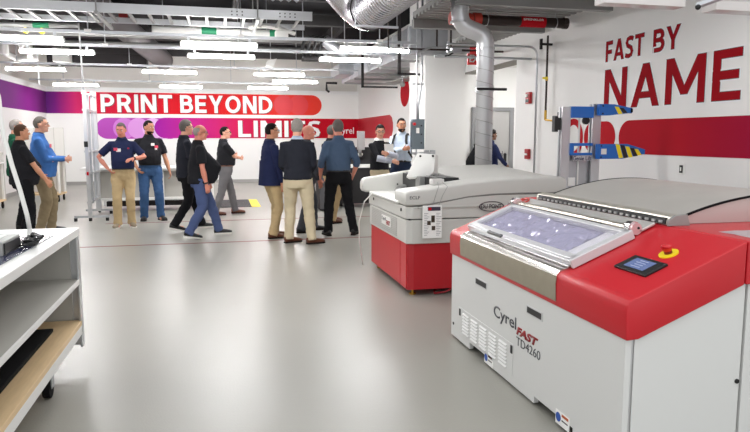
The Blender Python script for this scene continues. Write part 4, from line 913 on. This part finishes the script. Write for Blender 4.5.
# dock plate on the floor
t = thing('floor_grate', 'dark floor plate with a yellow edge on the far floor', 'floor plate', (.3, 15.3, 0))
MB().box(-.25, .66, 14.5, 16.2, 0, .012).build('plate', mat('grate_dark', rgb(92, 90, 92), .6), t)
MB().prism([(.66, 0), (.66, .012), (.86, .004), (.86, 0)], 'y', 14.5, 16.2).build('yellow_edge', YEL, t)
gl = MB()
for k in range(9): gl.box(-.24, .65, 14.58+k*.18, 14.62+k*.18, .0121, .016)
gl.build('ribs', DARK, t)
# dark console against the right wall
t = thing('press_console', 'long black console with white top panels behind the man in the black sweater', 'machine', (3.2, 14.3, 0))
MB().box(2.45, 4.5, 13.95, 14.8, .08, .86).build('cabinet', mat('console_black', rgb(34, 32, 34), .45), t)
MB().box(2.42, 4.5, 13.93, 14.5, .86, .93, .006).build('white_shelf', WHP, t)
MB().hull([Vector(p) for p in ((2.45, 14.25, .93), (4.5, 14.25, .93), (4.5, 14.8, .93), (2.45, 14.8, .93), (2.45, 14.55, 1.3), (4.5, 14.55, 1.3), (4.5, 14.8, 1.3), (2.45, 14.8, 1.3))],
          [(0, 1, 2, 3), (4, 5, 6, 7), (0, 1, 5, 4), (1, 2, 6, 5), (2, 3, 7, 6), (3, 0, 4, 7)], .006).build('hood', MATS['console_black'], t)
MB().box(2.6, 3.1, 14.2, 14.3, 1.12, 1.17).box(3.3, 4.4, 14.2, 14.3, 1.1, 1.15).build('paper_guide', WHP, t)
for x_ in (2.6, 3.5, 4.4): MB().box(x_-.04, x_+.04, 14.2, 14.6, 0, .08).build('foot', BLK, t)
MB().box(2.97, 3.13, 14.1, 14.2, 1.25, 1.66, .006).box(3.02, 3.08, 14.2, 14.3, 1.1, 1.6).build('control_pillar', mat('pillar_grey', rgb(150, 146, 146), .4), t)
t = thing('metal_door_leaf', 'dark metal cabinet edge behind the man with a clipboard', 'cabinet', (2.35, 13.3, 0))
MB().box(2.0, 2.35, 13.3, 13.9, .02, 1.05, .008).build('body', DARK, t)
MB().box(2.0, 2.35, 13.28, 13.3, .04, 1.0, .004).build('door', mat('cabinet_grey', rgb(80, 80, 84), .4), t)
tag(MB().tube([(1.63, 7.0, .9), (1.58, 7.15, .8), (1.55, 7.3, .55), (1.57, 7.38, .3), (1.62, 7.42, .02)], .007, n=6).build('power_cable', WHP, None, smooth=True), 'white cable hanging down the rear left corner of the grey machine', 'cable')
# ================================================================ PEOPLE
SKIN = mat('skin_light', rgb(222, 164, 138), .55); SKIN2 = mat('skin_tan', rgb(204, 144, 112), .55); SKIN3 = mat('skin_ruddy', rgb(214, 138, 116), .5); SKIND = mat('skin_brown', rgb(110, 74, 56), .55)
HGREY = mat('hair_grey', rgb(150, 144, 138), .8, vary=.25, vscale=60); HDARK = mat('hair_dark', rgb(20, 15, 14), .7); HMIX = mat('hair_salt', rgb(104, 98, 94), .8, vary=.3, vscale=70)
HBROWN = mat('hair_brown', rgb(84, 62, 48), .8)
def cloth(name, c, **k): return mat(name, rgb(*c), .85, bump=.25, bscale=22, vary=.12, vscale=9, **k)
C_BLK = cloth('cloth_black', (34, 34, 38)); C_NAVY = cloth('cloth_navy', (36, 42, 74)); C_KHA = cloth('cloth_khaki', (192, 168, 128)); C_KHA2 = cloth('cloth_beige', (206, 192, 162))
C_OLV = cloth('cloth_olive', (150, 134, 106)); C_JEAN = cloth('cloth_jeans', (62, 92, 134)); C_SLATE = cloth('cloth_slate_blue', (78, 92, 132)); C_GREY = cloth('cloth_grey', (108, 106, 108))
C_BLUE = cloth('cloth_bright_blue', (70, 118, 186)); C_GRN = cloth('cloth_green', (30, 84, 62)); C_BG = cloth('cloth_blue_grey', (74, 92, 116)); C_LB = cloth('cloth_pale_blue', (204, 216, 232)); C_CHAR = cloth('cloth_charcoal', (40, 42, 50))
C_BLKT = cloth('cloth_black_trousers', (24, 24, 27)); C_PLAID = cloth('cloth_pale_plaid', (190, 194, 208)); C_DKN = cloth('cloth_dark_jeans', (40, 50, 72)); C_GT = cloth('cloth_dark_grey', (72, 74, 80))
LEATH = mat('leather_brown', rgb(104, 60, 40), .4); SHB = mat('shoe_black', rgb(26, 26, 28), .5); SHT = mat('shoe_tan', rgb(140, 126, 104), .6); SOLEW = mat('sole_white', rgb(225, 222, 215), .6); SOLEB = mat('sole_dark', rgb(40, 34, 32), .7)
BADGE = mat('badge_pink', rgb(232, 70, 96), .5); EYEW = mat('eye_white', rgb(235, 230, 225), .3); EYED = mat('iris_dark', rgb(40, 30, 26), .2); LIPS = mat('lips', rgb(176, 104, 96), .5)

TS = bpy.data.scenes.new('workshop')
def finish(mb, name, m, parent, voxel=.012, smooth_it=4, wr=0, seed=0):
    """fuse the overlapping pieces into one continuous surface"""
    me = bpy.data.meshes.new(name); mb.bm.to_mesh(me); mb.bm.free()
    o = bpy.data.objects.new('tmp', me); TS.collection.objects.link(o)
    r = o.modifiers.new('r', 'REMESH'); r.mode = 'VOXEL'; r.voxel_size = voxel
    s_ = o.modifiers.new('s', 'SMOOTH'); s_.factor = .5; s_.iterations = smooth_it
    with bpy.context.temp_override(scene=TS, view_layer=TS.view_layers[0]):
        dg = bpy.context.evaluated_depsgraph_get()
    dg.update(); me2 = bpy.data.meshes.new_from_object(o.evaluated_get(dg)); bpy.data.objects.remove(o); bpy.data.meshes.remove(me)
    if wr:
        NRM = [v.normal.copy() for v in me2.vertices]; NEW = []
        for v, nv in zip(me2.vertices, NRM):
            c = v.co; f = noise.noise(Vector((c.x*9+seed, c.y*9, c.z*14)))+.5*noise.noise(Vector((c.x*22, c.y*22+seed, c.z*26)))
            NEW += list(c+nv*f*wr)
        me2.vertices.foreach_set('co', NEW)
    me2.name = name; me2.materials.clear(); me2.materials.append(m)
    for p in me2.polygons: p.use_smooth = True
    o = bpy.data.objects.new(name, me2); C.objects.link(o); o.parent = parent; WM[o.name_full] = WM[parent.name_full].copy(); return o

def ik(a, b, l1, l2, pole):
    a, b = Vector(a), Vector(b); d = b-a; L = min(d.length, (l1+l2)*.998); dn = d.normalized(); b = a+dn*L
    x = (l1*l1-l2*l2+L*L)/(2*L); h = math.sqrt(max(0, l1*l1-x*x)); p = Vector(pole); p = p-dn*p.dot(dn); p.normalize()
    return a+dn*x+p*h, b

def ell(c, rx, ry, n=16, R=None, sq=2.3):
    P = []
    for i in range(n):
        a = 2*PI*i/n; v = Vector((rx*math.copysign(abs(math.cos(a))**(2/sq), math.cos(a)), ry*math.copysign(abs(math.sin(a))**(2/sq), math.sin(a)), 0))
        P.append(Vector(c)+(R @ v if R else v))
    return P

def person(label, loc, face, H=1.78, skin=SKIN, shirt=C_BLK, trousers=C_KHA, shoes=SHB, sole=SOLEB, belly=0, bulk=1.00, sleeve='short', tucked=True,
           lh=None, rh=None, lpole=None, rpole=None, feet=None, head=(0, 0), hair='short', hairm=HGREY, lean=(0, 0), badge=None, glasses=False, beard=None,
           belt=True, extra=None, fdir=None, lfoot_z=0, rfoot_z=0, hipshift=(0, 0), collar=True, palms=None, curl=.5, shirt_low=None, stance_yaw=0):
    k = H/1.78; t = thing('person', label, 'person', (loc[0], loc[1], 0), face)
    k_ = k
    S = lambda x, y, z: Vector((x*k, y*k, z*k))
    wb = bulk
    hx, hy = hipshift
    # joints; +x is the figure's right side
    feet = feet or [(-.12, 0), (.12, 0)]                       # left, right ankle (x, y)
    hipL, hipR = S(hx-.095*wb, hy, .92), S(hx+.095*wb, hy, .92)
    ankL, ankR = S(feet[0][0], feet[0][1], .085+lfoot_z), S(feet[1][0], feet[1][1], .085+rfoot_z)
    kneeL, ankL = ik(hipL, ankL, .43*k, .425*k, (0, 1, .1)); kneeR, ankR = ik(hipR, ankR, .43*k, .425*k, (0, 1, .1))
    lx, ly = lean
    def T(z, x=0, y=0):                                        # torso point with the lean
        f = max(0, (z-.92)/.56); return S(hx+x+lx*f, hy+y+ly*f, z)
    shL, shR = T(1.405, -.172*wb, -.01), T(1.405, .172*wb, -.01)
    lh = Vector(lh)*k if lh else S(-.235*wb, .04, .79); rh = Vector(rh)*k if rh else S(.235*wb, .04, .79)
    elL, wrL = ik(shL, lh, .295*k, .26*k, lpole or (-.18, -1, -.2)); elR, wrR = ik(shR, rh, .295*k, .26*k, rpole or (.18, -1, -.2))
    hyaw, hpit = head
    HR = Euler((hpit, 0, hyaw)).to_matrix(); HC = T(1.648)+Vector((0, .02*k, 0))+(HR @ Vector((0, .015*k, 0)))
    def hp(x, y, z): return HC+HR @ S(x, y, z)
    # ---- body
    b = MB()
    prof = [(.84, .14, .10, 0), (.93, .15, .105, 0), (1.03, .14, .10+belly*.4, belly*.45), (1.13, .14, .10+belly*.6, belly*.6), (1.24, .15, .105+belly*.3, belly*.3), (1.34, .155, .10, 0), (1.41, .125, .078, -.005), (1.46, .08, .062, -.012), (1.51, .06, .058, -.01)]
    b.loft([ell(T(z, 0, yo), rx*k*wb if z < 1.45 else rx*k, ry*k*wb) for z, rx, ry, yo in prof])
    b.tube([T(1.47, 0, -.012), T(1.53, 0, -.005), HC+HR @ S(0, -.03, -.06)], [.066*k, .06*k, .058*k], n=12)
    # head: skull, jaw, brow, nose, ears, chin
    b.ball(hp(0, -.012, .02), k, .077, .097, .098, n=18, rot=HR); b.ball(hp(0, .022, -.055), k, .058, .068, .062, n=16, rot=HR)
    b.ball(hp(0, .058, .03), k, .055, .032, .04, n=14, rot=HR); b.ball(hp(0, .07, -.092), k, .026, .022, .02, n=10, rot=HR)
    b.tube([hp(0, .086, .012), hp(0, .103, -.015), hp(0, .106, -.034)], [.009*k, .013*k, .016*k], n=8)
    b.ball(hp(-.036, .066, -.03), k, .022, .022, .024, n=10, rot=HR); b.ball(hp(.036, .066, -.03), k, .022, .022, .024, n=10, rot=HR)
    for s_ in (-1, 1): b.ball(hp(s_*.08, -.012, -.01), k, .011, .021, .033, n=10, rot=HR)
    for hip, kn, an, s_ in ((hipL, kneeL, ankL, -1), (hipR, kneeR, ankR, 1)):
        b.tube([hip+Vector((0, 0, .03)), hip.lerp(kn, .4), kn, kn.lerp(an, .3), an], [.08*k*wb, .068*k*wb, .046*k, .048*k, .034*k], n=12)
        b.tube([an, an+Vector((0, .05*k, -.05*k)), an+Vector((0, .14*k, -.06*k))], [.034*k, .034*k, .026*k], n=8)
    hands = []
    for sh, el, wr, s_, pi_ in ((shL, elL, wrL, -1, 0), (shR, elR, wrR, 1, 1)):
        b.tube([sh+Vector((-s_*.06*k, 0, -.01)), sh, sh.lerp(el, .5), el, el.lerp(wr, .35), wr], [.042*k, .046*k*wb, .045*k*wb, .038*k, .041*k*wb, .026*k], n=12)
        d = (wr-el).normalized(); pn = Vector((palms or [(1, 0, 0), (-1, 0, 0)])[pi_]); pn = (pn-d*pn.dot(d)).normalized(); sd = d.cross(pn)
        if sd.y < 0: sd = -sd                                  # thumb side looks forward
        p0 = wr; b.tube([p0, p0+d*.03*k, p0+d*.09*k+pn*.006], [(.026*k, .020*k), (.036*k, .017*k), (.040*k, .015*k)], n=10, up=pn)
        for j in range(4):
            o_ = (j-1.5)*.0215*k; L_ = (.062, .078, .082, .07)[j]*k; b0 = p0+d*.085*k-sd*o_*1.0+pn*.006
            d1 = (d*math.cos(curl)+pn*math.sin(curl)).normalized(); d2 = (d*math.cos(curl*2.2)+pn*math.sin(curl*2.2)).normalized()
            b.tube([p0+d*.04*k-sd*o_*.7, b0, b0+d1*L_*.5, b0+d1*L_*.5+d2*L_*.5], [.0095*k, .0095*k, .0088*k, .0072*k], n=6)
        tb0 = p0+d*.025*k+sd*.022*k; b.tube([tb0, tb0+(d*.6+sd*.7+pn*.25).normalized()*.035*k, tb0+(d*.9+sd*.7+pn*.5).normalized()*.07*k], [.014*k, .0115*k, .009*k], n=7)
    body = finish(b, 'body', skin, t, voxel=.0085, smooth_it=3)
    # face details
    for s_ in (-1, 1):
        e = MB().ball(hp(s_*.031, .0795, .006), k, .0135, .009, .0085, n=10, rot=HR).build('eye', EYEW, t, smooth=True, local=True)
        MB().ball(hp(s_*.031, .0875, .006), k, .0062, .003, .0062, n=8, rot=HR).build('iris', EYED, e, smooth=True, local=True)
        MB().tube([hp(s_*.014, .093, .025), hp(s_*.03, .093, .03), hp(s_*.048, .08, .024)], [.004*k, .0048*k, .003*k], n=6).build('eyebrow', hairm if hair != 'bald' else HBROWN, t, smooth=True, local=True)
    MB().tube([hp(-.024, .082, -.064), hp(0, .0925, -.062), hp(.024, .082, -.064)], [.003*k, .0055*k, .003*k], n=6).build('mouth', LIPS, t, smooth=True, local=True)
    # hair
    def shell(cx, cy, cz, rx, ry, rz, keep, name, m, th=.0):
        tb = bmesh.new(); bmesh.ops.create_uvsphere(tb, u_segments=36, v_segments=24, radius=1)
        kill = [v for v in tb.verts if not keep(v.co.x*rx+cx, v.co.y*ry+cy, v.co.z*rz+cz)]
        bmesh.ops.delete(tb, geom=kill, context='VERTS')
        for v in tb.verts:
            f = 1+.02*noise.noise(v.co*6+Vector((len(label), 0, 0)))+.014*noise.noise(v.co*15)
            v.co = hp((v.co.x*rx*f+cx), (v.co.y*ry*f+cy), (v.co.z*rz*f+cz))
        g = bmesh.ops.solidify(tb, geom=list(tb.faces), thickness=.008*k)
        bmesh.ops.recalc_face_normals(tb, faces=tb.faces)
        m_ = MB(); m_.merge(tb); return m_.build(name, m, t, smooth=True, local=True)
    if hair == 'short':
        shell(0, -.012, .02, .081, .103, .106, lambda x, y, z: (z > .078 or (y < .04 and z > .045) or (y < .012 and z > .005 and abs(x) > .0) or (y < -.035 and z > -.055)) and not (abs(x) > .06 and -.03 < y < .02 and z < .02), 'hair', hairm)
    elif hair == 'full':
        shell(0, -.012, .022, .086, .108, .113, lambda x, y, z: (z > .07 or (y < .045 and z > .035) or (y < .012 and z > -.01) or (y < -.03 and z > -.07)) and not (abs(x) > .06 and -.03 < y < .02 and z < .015), 'hair', hairm)
    elif hair == 'thin':
        shell(0, -.012, .018, .083, .104, .105, lambda x, y, z: (y < .0 and .0 < z < .075) or (y < -.03 and -.05 < z < .08), 'hair', hairm)
    if beard: shell(0, .02, -.056, .065, .078, .074, lambda x, y, z: (z < -.056 and y > .0 and not (abs(x) < .02 and -.072 < z < -.052 and y > .08)) , 'beard', beard)
    if glasses:
        g = MB()
        for s_ in (-1, 1):
            g.tube([hp(s_*.032+.021*math.cos(a), .103, .006+.016*math.sin(a)) for a in [2*PI*i/14 for i in range(15)]], .0022, n=4)
            g.tube([hp(s_*.053, .102, .01), hp(s_*.082, .05, .01), hp(s_*.084, -.01, .006)], .0022, n=4)
        g.tube([hp(-.011, .103, .01), hp(.011, .103, .01)], .0022, n=4)
        g.build('glasses', BLK, t, local=True)
    # ---- trousers
    w_ = MB(); wz = 1.0 if tucked else .98
    w_.loft([ell(T(z, 0, yo+.002), rx*k*wb, ry*k*wb) for z, rx, ry, yo in ((wz+.015, .168, .125+belly*.35, belly*.3), (.95, .177, .138+belly*.1, 0), (.88, .182, .142, 0), (.80, .165, .12, 0))])
    for hip, kn, an in ((hipL, kneeL, ankL), (hipR, kneeR, ankR)):
        hem = an+(an-kn).normalized()*.035*k
        w_.tube([hip+Vector((0, 0, .02)), hip.lerp(kn, .3), hip.lerp(kn, .7), kn, kn.lerp(an, .4), kn.lerp(an, .85), hem], [.1*k*wb, .1*k*wb, .085*k*wb, .077*k*wb, .073*k*wb, .068*k, .074*k], n=16)
    finish(w_, 'trousers', trousers, t, voxel=.013, wr=.009, seed=len(label))
    if belt and tucked:
        MB().loft([ell(T(z, 0, yo+.002), rx*k*wb, ry*k*wb, 24) for z, rx, ry, yo in ((.985, .178, .14+belly*.3, belly*.28), (1.018, .174, .138+belly*.38, belly*.34))]).build('belt', LEATH if shoes is LEATH else SHB, t, smooth=True, angle=40, local=True)
    # ---- shirt
    w_ = MB(); bot = 1.0 if tucked else (shirt_low or .86)
    sp = ([] if tucked else [(bot, .195, .152+belly*.3, belly*.15), (.95, .19, .15+belly*.6, belly*.4)])+[(1.0, .182, .142+belly*.62, belly*.5), (1.06, .182, .14+belly*.85, belly*.62), (1.14, .18, .14+belly*.85, belly*.7), (1.24, .183, .134+belly*.4, belly*.35), (1.34, .178, .124, 0), (1.40, .155, .104, -.008), (1.45, .118, .09, -.014), (1.485, .088, .078, -.014), (1.512, .074, .07, -.014)]
    w_.loft([ell(T(z, 0, yo), rx*k*wb if z < 1.45 else rx*k, ry*k*wb, 20) for z, rx, ry, yo in sp])
    for sh, el, wr, s_ in ((shL, elL, wrL, -1), (shR, elR, wrR, 1)):
        r0 = .063*k*wb
        if sleeve == 'short': w_.tube([sh+Vector((-s_*.07*k, 0, .0*k)), sh+Vector((0, 0, -.005)), sh.lerp(el, .4), sh.lerp(el, .8)], [.06*k, r0, .066*k*wb, .066*k*wb], n=14)
        elif sleeve == 'rolled': w_.tube([sh+Vector((-s_*.07*k, 0, .0*k)), sh, sh.lerp(el, .5), el, el.lerp(wr, .3)], [.06*k, r0, .06*k*wb, .054*k, .055*k], n=14)
        else: w_.tube([sh+Vector((-s_*.07*k, 0, .0*k)), sh, sh.lerp(el, .5), el, el.lerp(wr, .5), wr], [.06*k, r0, .06*k*wb, .053*k, .047*k, .040*k], n=14)
    finish(w_, 'shirt', shirt, t, voxel=.012, wr=.007, seed=len(label)*2)
    if collar:
        cl = MB(); n = 20
        R1 = ell(T(1.495, 0, -.012), .074*k, .07*k, n); R2 = ell(T(1.535, 0, -.018), .064*k, .062*k, n); R3 = ell(T(1.487, 0, -.012), .092*k, .09*k, n)
        cl.loft([R1, R2, R3], caps=False); cl.build('collar', collar if not isinstance(collar, bool) else shirt, t, smooth=True, local=True)
    # ---- shoes
    for i, (an, fz) in enumerate(((ankL, lfoot_z), (ankR, rfoot_z))):
        fd = (fdir or (0, 0))[i]; R = Matrix.Rotation(fd, 3, 'Z') @ Matrix.Rotation(-min(.7, fz*5), 3, 'X')
        zb = an.z-.085*k
        def fp(y, z): return an+R @ Vector((0, y*k, z*k-.085*k))
        secs = [(-.075, .028, .036, .05), (-.05, .038, .045, .05), (0, .041, .05, .05), (.06, .043, .038, .038), (.12, .049, .032, .032), (.17, .047, .027, .027), (.205, .03, .02, .022)]
        sh_ = MB().loft([[fp(y, zc+.008)+R @ Vector((rx*k*math.cos(a), 0, rz*k*math.sin(a))) for a in [2*PI*j/14 for j in range(14)]] for y, rx, rz, zc in secs]).build('shoe', shoes, t, smooth=True, local=True)
        MB().loft([[fp(y, z)+R @ Vector((sx*rx*k*1.04, 0, 0)) for sx, z in ((-1, 0), (1, 0), (1, .022), (-1, .022))] for y, rx, rz, zc in secs]).build('sole', sole, sh_, local=True)
    # ---- chest badges
    if badge:
        for (x, z, m, r_) in badge:
            yy = (.140+belly*.4*(1 if z < 1.28 else .3))*wb-.006
            MB().box(-r_, r_, -.004, .004, -r_*.75, r_*.75, .002).build('name_badge', m, t, local=True) if False else None
            q = MB(); tb = bmesh.new(); bmesh.ops.create_cube(tb, size=1); bmesh.ops.transform(tb, matrix=Matrix.Translation(T(z, x*1, yy)) @ Matrix.Rotation(-x*2.5, 4, 'Z') @ Matrix.Diagonal((r_*2, .012, r_*1.6, 1)), verts=tb.verts)
            q.merge(tb); q.build('name_badge', m, t, local=True)
    J = dict(T=T, S=S, hp=hp, shL=shL, shR=shR, elL=elL, elR=elR, wrL=wrL, wrR=wrR, k=k, t=t, wb=wb)
    if extra: extra(J)
    return t
D = math.radians
def watch(side='wrR', m=SHB):
    def f(J):
        w0 = J[side]; e = J['el'+side[2]]; d = (w0-e).normalized()
        MB().cyl(w0-d*.03, w0-d*.005, .032*J['k'], n=14).build('wristwatch', m, J['t'], local=True)
    return f
# --- left group
person('grey-haired man in a green shirt at the left edge, behind another man', (-3.30, 12.0), D(-75), H=1.83, hairm=HGREY, shirt=C_GRN, trousers=C_BLKT, belly=0.038, bulk=1.03, tucked=False)
person('man in a black polo and black trousers seen from the side, nearest the left edge', (-2.83, 10.5), D(-62), H=1.72, hairm=HBROWN, hair='short', shirt=C_BLK, trousers=C_BLKT, belly=0.075, bulk=1.08, tucked=False, skin=SKIN2,
       rh=(.24, .27, .93), rpole=(.6, -1, -.3), lh=(-.18, .3, .98), feet=[(-.16, .1), (.16, -.06)])
person('man in a bright blue long-sleeved sweater and khaki trousers, facing right', (-2.76, 11.3), D(-82), H=1.86, hairm=HMIX, shirt=C_BLUE, trousers=C_OLV, belly=0.053, bulk=1.06, sleeve='long', tucked=False, shoes=SHB,
       rh=(.1, .33, 1.13), lh=(-.08, .34, 1.13), rpole=(.5, -.6, -1), lpole=(-.5, -.6, -1), feet=[(-.13, .08), (.13, -.05)], badge=[(.07, 1.33, BADGE, .035)], curl=.9)
person('man in a navy polo and khaki trousers, one hand on his hip', (-1.60, 11.75), D(186), H=1.78, hairm=HMIX, shirt=C_NAVY, trousers=C_KHA, shoes=SHT, sole=SOLEW, belly=0.030, bulk=1.01, skin=SKIN3, head=(D(-14), D(-14)),
       rh=(.235, .06, 1.0), rpole=(1, -.35, 0), lh=(-.17, .27, 1.17), lpole=(-1, -.2, -.6), feet=[(-.10, .0), (.12, .08)], fdir=(D(12), D(-14)),
       badge=[(.055, 1.31, PAPER, .035), (.1, 1.325, BADGE, .03), (-.1, 1.34, REDS, .014)], palms=[(0, -.3, -1), (-1, 0, 0)], extra=watch('wrL'))
person('man with a dark beard in a black polo and blue jeans, hand in pocket', (-1.25, 12.6), D(190), H=1.84, hairm=HDARK, beard=HDARK, shirt=C_BLK, trousers=C_JEAN, belly=0.045, bulk=1.06, skin=SKIN2, head=(D(38), D(-4)),
       rh=(.22, .10, .94), rpole=(1, -.5, 0), lh=(-.33, .06, .86), feet=[(-.15, .02), (.13, -.02)], fdir=(D(18), D(-10)), badge=[(-.11, 1.31, BADGE, .03), (-.05, 1.35, PAPER, .03), (-.1, 1.27, PAPER, .02)], curl=.6)
# --- walking pair and the man with crossed arms
person('grey-haired man in dark clothes half hidden by the walking bald man', (-.52, 11.0), D(-70), H=1.81, hairm=HMIX, hair='full', shirt=C_CHAR, trousers=C_BLKT, shoes=SHB, sole=SOLEW, sleeve='short', tucked=False,
       rh=(.27, .10, .84), feet=[(-.1, .24), (.12, -.26)], rfoot_z=.05, hipshift=(0, -.02), glasses=True, fdir=(0, 0))
person('bald man in a black polo and slate blue trousers walking to the right', (-.30, 10.15), D(-80), H=1.72, hair='thin', hairm=HGREY, skin=SKIN3, shirt=C_BLK, trousers=C_SLATE, shoes=SHB, sole=SOLEW, belly=0.112, bulk=1.09, tucked=False, glasses=True,
       rh=(.26, .06, .86), rpole=(.3, -1, 0), lh=(-.26, .16, .86), feet=[(-.1, .3), (.12, -.20)], rfoot_z=.035, head=(D(-10), D(-2)), extra=watch('wrR'), collar=True)
person('dark-haired man in a black polo with arms crossed and grey trousers, facing right', (.09, 13.1), D(-78), H=1.74, hairm=HDARK, shirt=C_BLK, trousers=C_GREY, shoes=LEATH, sole=SOLEB, belly=0.045, bulk=1.04, tucked=True, skin=SKIN,
       rh=(-.10, .27, 1.19), rpole=(1, .1, -.8), lh=(.12, .29, 1.15), lpole=(-1, .1, -.8), palms=[(0, -1, .3), (0, -1, .3)], feet=[(-.12, .22), (.14, -.24)], head=(D(-22), 0), curl=.8, glasses=True)
# --- group in the centre
def blazer(J):
    T, k, t = J['T'], J['k'], J['t']
    MB().loft([ell(T(z, 0, yo), rx*k, ry*k, 24) for z, rx, ry, yo in ((.82, .225, .185, .0), (.95, .212, .175, 0), (1.08, .204, .165, .0), (1.2, .206, .158, 0))], caps=False).build('jacket_skirt', C_NAVY, t, smooth=True, local=True)
    MB().loft([ell(T(z, 0, -.01), rx*k, ry*k, 20) for z, rx, ry in ((1.50, .082, .08), (1.535, .068, .066))], caps=False).build('shirt_collar', SHB, t, smooth=True, local=True)
    for z in (1.02, 1.12): MB().ball(T(z, .03, .172), .009, n=8).build('button', BRASS, t, local=True)
person('man in a navy blazer, khaki trousers and glasses, standing sideways facing right', (.75, 9.95), D(-72), H=1.745, hairm=HDARK, shirt=C_NAVY, trousers=C_KHA, shoes=LEATH, sleeve='long', tucked=False, shirt_low=.84, bulk=1.03, skin=SKIN2, glasses=True,
       rh=(.26, .08, .83), lh=(-.26, .12, .86), feet=[(-.1, .09), (.11, -.03)], extra=blazer, head=(D(-8), 0), belt=False)
person('grey-haired man in a dark sweater and beige trousers seen from behind, in the centre', (1.08, 9.3), D(-10), H=1.79, hairm=HGREY, hair='full', shirt=C_CHAR, trousers=C_KHA2, shoes=LEATH, sleeve='long', tucked=False, shirt_low=.92, bulk=1.08,
       rh=(.15, .24, 1.0), lh=(-.15, .24, 1.0), rpole=(.5, -1, -.4), lpole=(-.5, -1, -.4), feet=[(-.14, .05), (.19, -.07)], fdir=(D(-55), D(-60)), collar=mat('collar_blue', rgb(190, 205, 225), .7), head=(D(-12), 0), belly=0.022)
person('bald man in dark clothes facing right, behind the man in the dark sweater', (1.37, 10.45), D(-80), H=1.73, hair='bald', skin=SKIN3, shirt=C_GT, trousers=C_GT, shoes=SHB, sleeve='long', tucked=False, bulk=1.02, feet=[(-.12, .14), (.12, -.16)], head=(D(-8), D(-3)), rh=(.26, .12, .85))
person('man in a black shirt and khaki trousers mostly hidden behind the man in blue-grey', (1.93, 11.45), D(-62), H=1.75, hairm=HMIX, skin=SKIN3, shirt=C_BLK, trousers=C_KHA, shoes=LEATH, sleeve='short', tucked=False, bulk=1.02, feet=[(-.1, .1), (.12, -.08)], rh=(.30, .16, .92), rpole=(1, -.6, 0))
person('man in a blue-grey shirt and black trousers seen from behind', (1.79, 9.95), D(3), H=1.80, hairm=HMIX, hair='full', shirt=C_BG, trousers=C_BLKT, shoes=SHB, sleeve='rolled', tucked=True, bulk=1.03,
       rh=(.26, .10, .93), lh=(-.26, .12, .92), rpole=(.5, -1, 0), lpole=(-.5, -1, 0), feet=[(-.17, .0), (.23, -.03)], fdir=(D(8), D(-28)), skin=SKIN3, belly=0.000)
def tablet(J):
    T, k, t = J['T'], J['k'], J['t']
    tb = bmesh.new(); bmesh.ops.create_cube(tb, size=1); bmesh.ops.transform(tb, matrix=Matrix.Translation(T(1.27, -.03, .262)) @ Matrix.Rotation(.15, 4, 'Z') @ Matrix.Rotation(.12, 4, 'X') @ Matrix.Diagonal((.22, .012, .31, 1)), verts=tb.verts)
    bmesh.ops.transform(tb, matrix=WM[t.name_full], verts=tb.verts)
    q = MB(); q.merge(tb); tag(q.build('clipboard', PAPER, None), 'white clipboard of papers hugged by the man in the black sweater', 'clipboard')
    for s_, el, wr in (('L', J['elL'], J['wrL']), ('R', J['elR'], J['wrR'])):
        MB().tube([el.lerp(wr, -.05), el.lerp(wr, .5), wr], [.060*k, .056*k, .046*k], n=14).build('plaid_sleeve', C_PLAID, t, smooth=True, local=True)
person('black-haired man in glasses and a black sweater hugging white papers', (2.80, 11.4), D(202), H=1.755, hairm=HDARK, hair='full', skin=SKIN, shirt=C_BLK, trousers=C_KHA2, shoes=LEATH, sleeve='long', tucked=False, shirt_low=.96, glasses=True, collar=PAPER,
       rh=(-.04, .32, 1.12), lh=(.03, .30, 1.25), rpole=(1, .1, -.8), lpole=(-1, .1, -.6), palms=[(0, -1, 0), (0, -1, 0)], head=(D(-28), D(-6)), feet=[(-.12, .0), (.13, .02)], extra=tablet, curl=.5)
def straps(J):
    T, k, t, wb = J['T'], J['k'], J['t'], J['wb']
    pk = MB(); pk.loft([ell(T(z, 0, -.2), rx, ry, 18, sq=3.2) for z, rx, ry in ((.98, .12, .06), (1.02, .155, .085), (1.3, .155, .09), (1.44, .13, .07), (1.47, .08, .03))]); p = pk.build('backpack', SHB, t, smooth=True, local=True)
    for s_ in (-1, 1): MB().tube([T(1.44, s_*.1, -.14), T(1.495, s_*.1, -.05), T(1.46, s_*.11, .08), T(1.36, s_*.12, .147), T(1.2, s_*.15, .14), T(1.08, s_*.19, .02), T(1.05, s_*.15, -.14)], [(.024, .008)]*7, n=8).build('shoulder_strap', SHB, p, smooth=True, local=True)
person('bearded man in a pale blue shirt with a backpack, arms crossed', (3.42, 12.15), D(150), H=1.90, hairm=HDARK, beard=HDARK, skin=SKIN2, shirt=C_LB, trousers=C_DKN, shoes=SHB, sleeve='long', tucked=True, bulk=1.00,
       rh=(-.10, .28, 1.22), rpole=(1, .1, -.8), lh=(.12, .29, 1.17), lpole=(-1, .1, -.8), palms=[(0, -1, .3), (0, -1, .3)], head=(D(30), D(-4)), extra=straps, curl=.8)
# --- people in the opening
person('person in a dark jacket leaning forward at the left side of the opening', (5.42, 13.45), D(-60), H=1.72, skin=SKIND, hairm=HDARK, shirt=C_BLK, trousers=C_BLKT, sleeve='long', tucked=False, lean=(0, .5), head=(0, D(-40)), rh=(.2, .42, .86), lh=(-.1, .5, .9), hipshift=(0, -.1))
person('person in navy with dark hair, partly hidden behind the vertical duct', (5.62, 12.95), D(-85), H=1.70, skin=SKIND, hairm=HDARK, hair='full', shirt=C_NAVY, trousers=C_BLKT, sleeve='long', tucked=False, rh=(.2, .28, .98), rpole=(1, -.6, -.6))

bpy.data.scenes.remove(TS)
